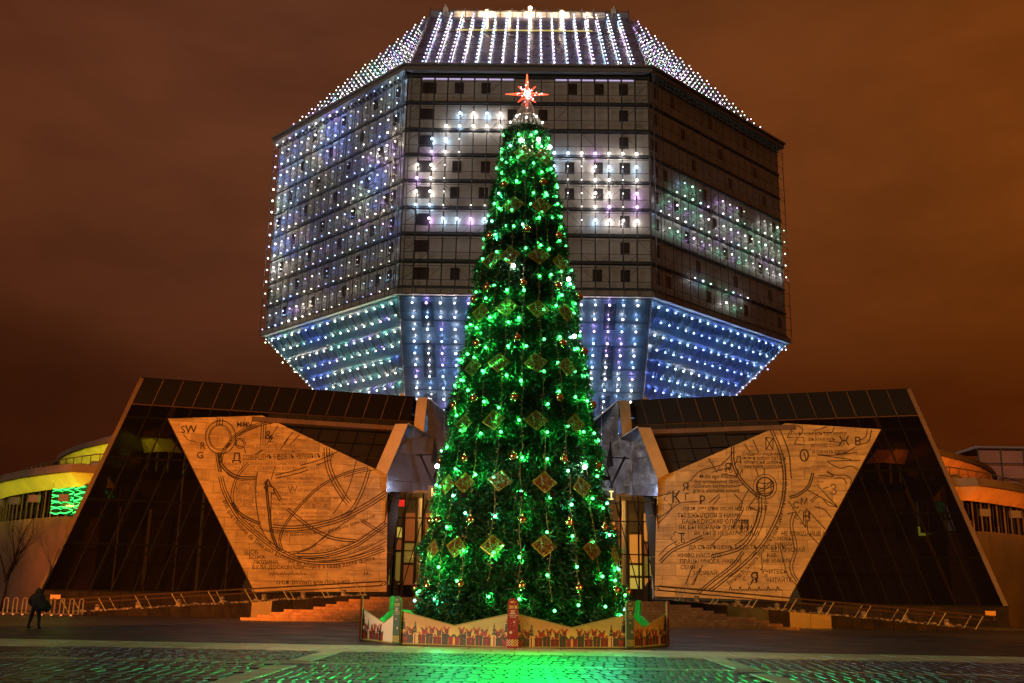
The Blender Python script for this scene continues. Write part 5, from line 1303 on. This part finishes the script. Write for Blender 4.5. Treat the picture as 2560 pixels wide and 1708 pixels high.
for r_, row in enumerate(rows_d):
    for i, (x, y) in enumerate(row):
        p = on_cone(x*K_, y*K_, 0.42); o_ = outv(p); ang = math.atan2(o_.x, -o_.y)
        t_ = thing('rhombus_ornament', 'woven gold and red rhombus, %s from left in %s rhombus row from top' % (ORD[i+1], ORD[r_+1]), 'ornament', p, group='woven rhombus ornaments on the tree')
        for nm, me_ in RP:
            o = put(nm, me_, t_, loc=p)
            if nm != 'rod_frame': o['kind'] = 'stuff'
        t_.rotation_euler = (R(-9), R(random.uniform(-9, 9)), ang)
# ---- white flood lamps fixed in the foliage
M_wb = mat('white_lamp', (1, 1, 1), 0.4, emit=(0.95, 1.0, 0.95), estr=12, sample=False)
for i, (x, y, nm) in enumerate(((1178, 610, 'upper middle of the tree'), (1305, 641, 'right edge of the tree halfway up'), (1318, 772, 'right edge above the rhombus row'), (1003, 1070, 'left edge of the lower tree'), (1342, 1072, 'lower right side of the tree'), (1196, 322, 'top of the tree at left'), (1236, 320, 'top of the tree at right'), (1262, 338, 'shoulder at the top right of the tree'))):
    p = on_cone(x*K_, y*K_, 0.45); o_ = outv(p)
    t_ = thing('tree_floodlight', 'bright white lamp on the %s' % nm, 'floodlight', p, group='white lamps on the tree')
    build('lens', MB().ball(p, 0.085, 8, 6), M_wb, t_, smooth=True); build('bracket', MB().tube([p-o_*0.7, p-o_*0.08], 0.03, 5), M_seam, t_)
    lamp('lamp_glow', 'POINT', p-o_*0.18, 90, (0.75, 1.0, 0.85), t_, 0.04)
# green spots added on the tree to brighten the plaza in front
for i, (a_, cst) in enumerate(((-0.55, (0.05, 1.0, 0.38)), (0.0, (0.0, 1.0, 0.06)), (0.30, (0.0, 1.0, 0.10)), (0.85, (0.05, 0.9, 0.75)))):
    z = 5.2; r_ = cone_r(z)+0.75; p = V(TXc+r_*math.sin(a_), TYc-r_*math.cos(a_), z)
    t_ = thing('added_green_spot', 'small added green spot lamp low on the tree, %s from the left' % ORD[i+1], 'floodlight', p, group='green spot lamps added low on the tree')
    build('housing', MB().box(p+V(0, 0.12, 0.08), (0.22, 0.2, 0.16)).tube([p+V(0, .2, .1), p+V(0, .9, .2)], 0.03, 4), M_seam, t_)
    sp = lamp('flood_beam', 'SPOT', p, 2000 if i in (1, 2) else 420, cst, t_, 0.08, spot_size=R(78), spot_blend=0.9)
    tgt = V([-5.5, -1.5, 2.2, 8.0][i], [24.5, 25.0, 24.5, 25.5][i], 0); sp.rotation_euler = (tgt-p).to_track_quat('-Z', 'Y').to_euler()
# ---- the star
SZ = 24.35-0.0; sp0 = atY(1213*K_, 217*K_, TYc); scx, scz = TXc, sp0.z
star = thing('tree_star', 'red neon eight pointed star with white lights on the tree top', 'star', (scx, TYc, scz))
M_neonr = mat('red_neon', (1, 0.1, 0.05), 0.4, emit=(1.0, 0.085, 0.03), estr=4.0, sample=True)
M_led2 = mat('star_led', (1, 1, 1), 0.4, emit=(1.0, 0.85, 0.85), estr=7, sample=False)
hv, hh, dg, inn_ = 0.97*1.0, 0.95, 0.55, 0.26
mpp = TYc/FPX*1.09     # metres per 2350-px pixel at the tree (approx)
hv, hh, dg = 53*K_*TYc/FPX*1.06, 52*K_*TYc/FPX*1.03, 26*K_*TYc/FPX*1.1
tips = []
for i in range(8):
    a_ = i*math.pi/4; L = (hv if i % 4 == 0 else hh if i % 2 == 0 else dg*1.08)
    tips.append((L*math.sin(a_), L*math.cos(a_)))
out_ = []
for i in range(8):
    a_ = i*math.pi/4+math.pi/8; rr_ = 0.15; out_ += [tips[i], (rr_*math.sin(a_), rr_*math.cos(a_))]
out_.append(out_[0])
for dy in (0.0,): build('neon_outline', MB().tube([V(scx+x, TYc+dy, scz+z) for x, z in out_], 0.024, 5, cap=False), M_neonr, star)
b = MB()
for i in (0, 2, 4, 6):
    tx, tz = tips[i]; px_, pz_ = -tz/max(abs(tx), abs(tz))*0.09, tx/max(abs(tx), abs(tz))*0.09
    for s_ in (-1, 1): b.tube([V(scx+s_*px_, TYc-0.02, scz+s_*pz_), V(scx+tx*0.93, TYc-0.02, scz+tz*0.93)], 0.012, 5, cap=False)
build('neon_ray', b, M_neonr, star)
b = MB(); rnd = random.Random(4)
for i in range(60):
    a_ = rnd.uniform(0, 6.283); k_ = int(round(a_/(math.pi/4))) % 8; tx, tz = tips[k_]; t_ = rnd.random()**1.3*0.75; w_ = 0.13*(1-t_)
    b.ball(V(scx+tx*t_+rnd.uniform(-w_, w_), TYc-0.09, scz+tz*t_+rnd.uniform(-w_, w_)), 0.018, 5, 4)
build('white_leds', b, M_led2, star, kind='stuff')
build('spindle', MB().tube([V(scx, TYc, 23.0), V(scx, TYc, scz)], 0.03, 5), M_wire, star)
lamp('star_glow', 'POINT', (scx, TYc+0.1, scz), 8, (1.0, 0.2, 0.15), star, 0.05)

# ================================================================== FENCE ROUND THE TREE
FR = 5.85; M_fb = mat('fence_back_lit_green', (0.30, 0.70, 0.22), 0.6, noise=0.2, nscale=2)  # pale backs; the tree's green light is put into this colour
def cream(nm, top, bot):
    if nm in MATS: return MATS[nm]
    m = mat(nm, (0.6, 0.5, 0.3), 0.5); t = m.node_tree; bs = t.nodes['Principled BSDF']; co = t.nodes.new('ShaderNodeTexCoord'); s = t.nodes.new('ShaderNodeSeparateXYZ')
    nz = t.nodes.new('ShaderNodeTexNoise'); nz.inputs['Scale'].default_value = 2.5; nz.inputs['Detail'].default_value = 8
    ad = t.nodes.new('ShaderNodeMath'); ad.operation = 'MULTIPLY_ADD'; ad.inputs[1].default_value = 0.55
    r = t.nodes.new('ShaderNodeValToRGB'); r.color_ramp.elements[0].position = 0.55; r.color_ramp.elements[0].color = (*bot, 1); r.color_ramp.elements[1].position = 1.25 if False else 1.0; r.color_ramp.elements[1].color = (*top, 1)
    t.links.new(co.outputs['Object'], s.inputs[0]); t.links.new(co.outputs['Object'], nz.inputs[0]); t.links.new(nz.outputs[0], ad.inputs[0]); t.links.new(s.outputs['Z'], ad.inputs[2]); t.links.new(ad.outputs[0], r.inputs[0]); t.links.new(r.outputs[0], bs.inputs['Base Color']); return m
M_cr = [cream('fence_print_gold', (0.40, 0.32, 0.09), (0.78, 0.58, 0.12)), cream('fence_print_peach', (0.50, 0.27, 0.09), (0.80, 0.54, 0.14)), cream('fence_print_lit', (0.85, 0.72, 0.62), (0.80, 0.70, 0.62))]
PC = [mat('print_darkgreen', (0.022, 0.045, 0.030), 0.5), mat('print_red', (0.38, 0.03, 0.02), 0.5), mat('print_maroon', (0.14, 0.02, 0.02), 0.5), mat('print_cream', (0.75, 0.55, 0.25), 0.5), mat('print_olive', (0.18, 0.20, 0.05), 0.5), mat('print_white', (0.85, 0.83, 0.75), 0.5)]
M_fpost = {'red': mat('post_red', (0.25, 0.020, 0.018), 0.45), 'grey': mat('post_greygreen', (0.085, 0.14, 0.115), 0.45), 'edge': mat('fence_edge', (0.35, 0.33, 0.12), 0.5)}
fence = thing('tree_fence', 'low zigzag topped board fence printed with presents round the tree', 'fence', (TXc, TYc, 0))
FCX = -0.34
FP = [(0, 35.1), (4.0, 36.6), (5.72, 39.6), (5.1, 43.9), (0, 46.8), (-5.1, 43.9), (-5.72, 39.6), (-4.0, 36.6)]
def fpt(k): return V(FCX+FP[k % 8][0], FP[k % 8][1], 0)
def gifts(b, L, mirror, ht, seed):
    rnd = random.Random(seed)
    X = (lambda x: L-x) if mirror else (lambda x: x)
    def quad(x0, z0, x1, z1, m, d=0.0): b.append(([(X(x0), z0), (X(x1), z0), (X(x1), z1), (X(x0), z1)], m, d))
    def poly(pts, m, d=0.0): b.append(([(X(x), z) for x, z in pts], m, d))
    def gift(x, z, w_, h_, cb, cr_):
        quad(x, z, x+w_, z+h_, cb); quad(x+w_*.42, z, x+w_*.58, z+h_, cr_, 1); quad(x-.012, z+h_*.8, x+w_+.012, z+h_, cb, 1)
        for s_ in (-1, 1): poly([(x+w_/2, z+h_), (x+w_/2+s_*.10, z+h_+.09), (x+w_/2+s_*.13, z+h_+.03), (x+w_/2+s_*.05, z+h_-.01)], cr_, 2)
    def tallg(x, z, w_, h_, tilt):
        poly([(x, z), (x+w_, z), (x+w_+tilt, z+h_), (x+tilt-.03, z+h_)], 0, 0); poly([(x+w_*.4, z), (x+w_*.6, z), (x+w_*.6+tilt, z+h_), (x+w_*.4+tilt, z+h_)], 2, 1)
        for i in range(5): a_ = i*1.256; poly([(x+w_/2+tilt, z+h_), (x+w_/2+tilt+.09*math.cos(a_), z+h_+.06+.09*math.sin(a_)), (x+w_/2+tilt+.09*math.cos(a_+.7), z+h_+.06+.09*math.sin(a_+.7))], 1 if i % 2 else 2, 2)
    s = L/1.85
    tallg(.08*s, .42, .17*s, .22, -.03); tallg(.28*s, .14, .06*s, .22, .0)
    gift(.04*s, .03, .24*s, .26, 0, 1); gift(.30*s, .03, .22*s, .22, 0, 2); gift(.14*s, .02, .18*s, .14, 1, 1)
    quad(.52*s, .02, .63*s, .30, 3, 1); quad(.555*s, .02, .595*s, .30, 1, 2)
    for k in range(5): poly([((.575-(.09-.016*k))*s, .33+.055*k), ((.575+(.09-.016*k))*s, .33+.055*k), (.575*s, .42+.06*k)], 4 if k % 2 else 0, 2)
    gift(.68*s, .03, .24*s, .24, 2, 1); gift(.94*s, .03, .22*s, .28, 0, 1); gift(1.18*s, .03, .26*s, .20, 2, 1); gift(1.46*s, .02, .20*s, .30, 0, 2); gift(1.67*s, .02, .15*s, .22, 1, 0)
    gift(.38*s, .30, .15*s, .12, 2, 1); gift(.80*s, .30, .16*s, .11, 1, 2); gift(1.06*s, .33, .14*s, .12, 2, 1); gift(1.30*s, .26, .13*s, .14, 0, 1); gift(1.55*s, .35, .12*s, .10, 2, 1)
    for i in range(26):
        x = rnd.uniform(.04, L-.04); z = rnd.uniform(.08, .55); r_ = rnd.uniform(.006, .014); poly([(x-r_, z), (x, z-r_), (x+r_, z), (x, z+r_)], rnd.choice((5, 3, 1)), 3)
for k in range(8):
    p, q = fpt(k), fpt(k+1); m = (p+q)/2 if k not in (1, 6) else (p.lerp(q, .38) if k == 1 else p.lerp(q, .62)); d_ = (q-p).normalized(); o_ = outv(m)
    for hf in (0, 1):
        a_, c_ = (p, m) if hf == 0 else (m, q); L = (c_-a_).length
        ha, hc = (1.10, 0.64) if hf == 0 else (0.64, 1.10)
        front = k in (7, 0)
        mi = 0 if (k, hf) in ((7, 1), (0, 1)) else 1
        if k == 6: mi = 2  # left boards: bright lamplight from that side put into the print colour
        if k == 7 and hf == 0: mi = 1
        poly = [a_, c_, c_+V(0, 0, hc), a_+V(0, 0, ha)]
        build('fence_board', MB().prism([v_+o_*0.0+V(0, 0, 0.03) for v_ in poly], -o_*0.02), M_cr[mi], fence)
        build('board_back', MB().prism([v_-o_*0.025+V(0, 0, 0.03) for v_ in poly], -o_*0.02), M_fb, fence)
        build('top_edge', MB().tube([a_+V(0, 0, ha+.04), c_+V(0, 0, hc+.04)], 0.018, 4), M_fpost['edge'], fence)
        if k in (7, 0, 1, 6) and not (k == 6 and hf == 1):
            L_ = []; gifts(L_, L, hf == 1, 0.7, k*7+hf)
            b = MB()
            for pts, mm, dl in L_:
                b.face([a_+d_*x+V(0, 0, z*1.17+0.03)+o_*(0.004+0.003*dl) for x, z in pts], mm)
            build('printed_presents', b, PC, fence, kind='stuff')
    # base rail
    build('base_rail', MB().tube([p+V(0, 0, .03), q+V(0, 0, .03)], 0.03, 4), M_fpost['edge'], fence)
for k in range(8):
    p = fpt(k); o_ = outv(p); u_ = V(-o_.y, o_.x, 0)
    if u_.x*1 < 0 and abs(o_.x) < .8 and o_.y < 0: u_ = -u_
    W2 = 0.18; H_ = 1.62 if True else 1.5; H_ = 1.62
    kind = 'red' if k % 2 == 0 else 'grey'
    prof = [(-W2, 0.02), (W2, 0.02), (W2, H_-W2)] + [(W2*math.cos(t_*math.pi/10), H_-W2+W2*math.sin(t_*math.pi/10)) for t_ in range(1, 10)] + [(-W2, H_-W2)]
    c_ = p+o_*0.09
    front = o_.y < 0.3
    build('fence_post', MB().prism([c_+u_*x+V(0, 0, z) for x, z in prof], -o_*0.05), M_fpost[kind] if front else M_fb, fence)
    build('post_back', MB().prism([c_-o_*0.06+u_*x*.96+V(0, 0, z*.995) for x, z in prof], -o_*0.02), M_fb, fence)
    if not front or abs(o_.x) > .95: continue
    if u_.x < 0: u_ = -u_
    b = MB(); c2 = c_+o_*0.006
    P2 = lambda x, z: c2+u_*x+V(0, 0, z)
    vs_, _ = text_geo('2018'); tw = max(q[0] for q in vs_); ts = 0.27/tw
    flattext(b, '2018', P2(-0.135, 1.29), ts, 0, u_)
    for s_ in (-1, 0, 1): b.face([P2(s_*.03, 1.46), P2(s_*.03+s_*.05-.02, 1.50), P2(s_*.055, 1.555-abs(s_)*.03), P2(s_*.03+.02+s_*.03, 1.50)], 0)
    for z_, wd_ in ((1.20, .16), (1.155, .12), (1.11, .20)):
        n_ = int(wd_/.022)
        for i in range(n_): b.face([P2(-wd_/2+i*.022, z_), P2(-wd_/2+i*.022+.015, z_), P2(-wd_/2+i*.022+.017, z_+.028), P2(-wd_/2+i*.022+.002, z_+.03)], 1)
    flattext(b, 'З Новым годам', P2(-0.155, 1.055), 0.045, 1, u_); flattext(b, 'i Калядамi', P2(-0.11, 1.00), 0.045, 1, u_)
    rnd = random.Random(k+3)
    for i in range(46 if kind == 'red' else 8):
        x, z = rnd.uniform(-.16, .16), rnd.uniform(.35, 1.6); r_ = rnd.uniform(.004, .009)
        if .98 < z < 1.5: continue
        b.face([P2(x-r_, z), P2(x, z-r_), P2(x+r_, z), P2(x, z+r_)], 1)
    for (x, z, r_) in ((-.06, .52, .055), (.05, .85, .03)) if kind == 'red' else ((.07, .55, .05), (-.02, .85, .03)):
        for i in range(4): a_ = i*math.pi/4; dx, dz_ = math.cos(a_), math.sin(a_); b.face([P2(x-dx*r_-dz_*.006, z-dz_*r_+dx*.006), P2(x-dx*r_+dz_*.006, z-dz_*r_-dx*.006), P2(x+dx*r_+dz_*.006, z+dz_*r_-dx*.006), P2(x+dx*r_-dz_*.006, z+dz_*r_+dx*.006)], 1)
    for s_ in (-1, 1):                            # woven border at the foot
        cx2 = s_*0.09
        for (ox_, oz_) in ((0, 0), (.045, .045), (-.045, .045), (.045, -.045), (-.045, -.045), (0, .085), (0, -.085), (.08, 0), (-.08, 0), (.08, .085), (-.08, .085), (.08, -.085), (-.08, -.085)):
            x, z, r_ = cx2+ox_, .19+oz_, .026
            b.face([P2(x-r_, z), P2(x, z-r_), P2(x+r_, z), P2(x, z+r_)], 0 if kind != 'red' or s_ > 0 else 1)
    build('post_print', b, [mat('print_gold', (0.80, 0.62, 0.14), 0.45), mat('print_pale', (0.85, 0.70, 0.48), 0.5)], fence, kind='stuff')

# ================================================================== PERSON
def skin_body(name, joints, edges, mat_, parent, sub=2):
    me = bpy.data.meshes.new(name); me.from_pydata([j[0] for j in joints], edges, []); o = bpy.data.objects.new(name, me); COL.objects.link(o)
    md = o.modifiers.new('skin', 'SKIN'); lay = me.skin_vertices[0].data if me.skin_vertices else None
    if lay is None:
        bm = bmesh.new(); bm.from_mesh(me); bm.verts.layers.skin.verify(); bm.to_mesh(me); bm.free(); lay = me.skin_vertices[0].data
    for i, j in enumerate(joints): lay[i].radius = (j[1], j[2] if len(j) > 2 else j[1])
    lay[0].use_root = True
    ms = o.modifiers.new('smooth', 'SUBSURF'); ms.levels = sub; ms.render_levels = sub
    dg = bpy.context.evaluated_depsgraph_get(); m2 = bpy.data.meshes.new_from_object(o.evaluated_get(dg)); m2.materials.clear(); m2.materials.append(mat_)
    m2.polygons.foreach_set('use_smooth', [True]*len(m2.polygons)); bpy.data.objects.remove(o)
    return put(name, m2, parent, loc=wl(parent))
PX, PY = -20.9, 44.8
per = thing('person', 'person in dark hooded coat with a large bag walking at the left of the plaza', 'person', (PX, PY, 0))
M_coat = mat('dark_coat', (0.016, 0.014, 0.014), 0.85, bump=0.3, bscale=25); M_trous = mat('dark_trousers', (0.010, 0.010, 0.012), 0.85); M_skin = mat('skin', (0.32, 0.18, 0.12), 0.6)
J = [((0, 0, .92), .17, .13), ((0, .02, 1.12), .18, .14), ((-.01, .05, 1.32), .20, .13), ((-.02, .08, 1.45), .085), ((-.03, .11, 1.56), .10, .11), ((-.03, .11, 1.66), .085, .10),
     ((-.20, .06, 1.37), .085), ((-.30, .0, 1.16), .065), ((-.26, .14, .95), .05), ((-.25, .19, .88), .035), ((.18, .06, 1.37), .085), ((.30, .02, 1.14), .065), ((.26, .18, .98), .05), ((.25, .23, .92), .035),
     ((-.10, 0, .86), .115), ((-.20, .10, .50), .085), ((-.25, .02, .12), .055), ((-.26, .12, .05), .05), ((.10, 0, .86), .115), ((.17, .02, .50), .085), ((.28, -.18, .14), .055), ((.29, -.10, .06), .05)]
Ed = [(0, 1), (1, 2), (2, 3), (3, 4), (4, 5), (2, 6), (6, 7), (7, 8), (8, 9), (2, 10), (10, 11), (11, 12), (12, 13), (0, 14), (14, 15), (15, 16), (16, 17), (0, 18), (18, 19), (19, 20), (20, 21)]
skin_body('body', J, Ed, M_trous, per)
JC = [((0, 0, .80), .23, .19), ((0, .02, 1.0), .22, .18), ((-.01, .05, 1.30), .235, .17), ((-.02, .09, 1.46), .13), ((-.03, .11, 1.60), .135, .15), ((-.03, .10, 1.69), .08), ((-.22, .06, 1.36), .11), ((-.32, .0, 1.15), .09), ((-.28, .13, .97), .07), ((.20, .06, 1.36), .11), ((.32, .02, 1.13), .09), ((.28, .16, .99), .07)]
skin_body('hooded_coat', JC, [(0, 1), (1, 2), (2, 3), (3, 4), (4, 5), (2, 6), (6, 7), (7, 8), (2, 9), (9, 10), (10, 11)], M_coat, per)
build('face', MB().ball(V(PX-.03, PY+.20, 1.58), .085, 12, 8, 0, 1.2), M_skin, per, smooth=True)
b = MB()
for h_, x0 in ((0, -.25), (1, .25)):
    c = V(PX+x0, PY+.20, .90); b.ball(c, .036, 8, 6)
    for f_ in range(4): b.tube([c+V(-.025+.017*f_, 0, -.02), c+V(-.025+.017*f_, .015, -.06), c+V(-.02+.015*f_, .035, -.085+.004*f_)], [.009, .008, .006], 5)
    b.tube([c+V(.03, 0, 0), c+V(.045, .02, -.035)], [.010, .007], 5)
build('hands', b, M_skin, per, smooth=True)
b = MB()
for x0, y0 in ((-.26, .14), (.29, -.08)): b.ball(V(PX+x0, PY+y0, .055), .075, 10, 6, 0, .7)
build('shoes', b, mat('black_shoe', (0.01, 0.01, 0.01), 0.4), per, smooth=True)
bag = thing('bag', 'large dark sports bag slung on the walking person', 'bag', (PX+.36, PY-.12, .98))
bb2 = MB().ball((0, 0, 0), 1, 14, 10)
bb2.v = [(PX+.36+v_[0]*.34+(-.05*v_[2]), PY-.12+v_[1]*.19, .98+v_[2]*.27-v_[0]*.06) for v_ in bb2.v]
build('bag_body', bb2, mat('bag_fabric', (0.014, 0.012, 0.013), 0.8, bump=0.4, bscale=18), bag, smooth=True)
build('strap', MB().tube([V(PX+.40, PY-.12, 1.20), V(PX+.22, PY-.05, 1.42), V(PX+.02, PY-.02, 1.50), V(PX-.16, PY+.10, 1.34)], 0.022, 5), mat('bag_fabric'), bag)

# ================================================================== STREET FLOODLIGHTS that light the stone pages (masts beside the camera)
for i, (x, y, tx, tz, pw) in enumerate(((-33, 8, -22.5, 5.5, 240000), (33, 8, 25, 7.0, 150000))):
    t_ = thing('floodlight_mast', 'tall steel mast with sodium floodlight beside the plaza, %s of the viewer' % ('left' if x < 0 else 'right'), 'lamp post', (x, y, 0), group='floodlight masts')
    build('mast', MB().tube([(x, y, 0), (x, y, 13.6)], [0.14, 0.07], 10), M_seam, t_); build('floodlight', MB().box((x, y+.05, 13.8), (0.6, 0.35, 0.4)), M_seam, t_)
    p = V(x, y+.35, 13.8); sp = lamp('sodium_beam', 'SPOT', p, pw, (1.0, 0.29, 0.022) if x < 0 else (1.0, 0.35, 0.02), t_, 0.25, spot_size=R(31) if x < 0 else R(29), spot_blend=0.5)
    sp.rotation_euler = (V(tx, 80, tz)-p).to_track_quat('-Z', 'Y').to_euler()
    s2 = lamp('plaza_beam', 'SPOT', p, 56000 if x < 0 else 27000, (1.0, 0.66, 0.32) if x < 0 else (1.0, 0.60, 0.12), t_, 0.2, spot_size=R(17), spot_blend=0.7)
    s2.rotation_euler = (V(0, 37.5, 1.1)-p).to_track_quat('-Z', 'Y').to_euler()
# ---- sodium street lamps along the road behind the camera (seen mirrored in baubles and glass)
M_sod = mat('sodium_lens', (1, 0.6, 0.2), 0.4, emit=(1.0, 0.50, 0.14), estr=40, sample=True)
sl0 = None
for i in range(12):
    x, y = -88+i*16, -55-6*(i % 2)
    pts_ = [V(0, 0, 0), V(0, 0, 8.6), V(0, .5, 9.3), V(0, 1.8, 9.6)]
    if sl0 is None:
        SLM = (MB().tube(pts_, [.1, .07, .05, .05], 6).mesh('mast', M_seam), MB().box((0, 2.2, 9.6), (.5, 1.1, .16)).mesh('lamp_head', M_seam), MB().box((0, 2.2, 9.45), (.9, 1.1, .14)).mesh('lens', M_sod)); sl0 = 1
    t_ = thing('street_lamp', 'sodium street lamp on the road behind the viewer, %s from the west' % ORD[i+1], 'street lamp', (x, y, 0), group='street lamps behind the viewer')
    for nm, me_ in zip(('mast', 'lamp_head', 'lens'), SLM): put(nm, me_, t_, loc=(x, y, 0))
bpy.context.view_layer.update()
print('objects', len(bpy.data.objects), 'leds', len(leds))
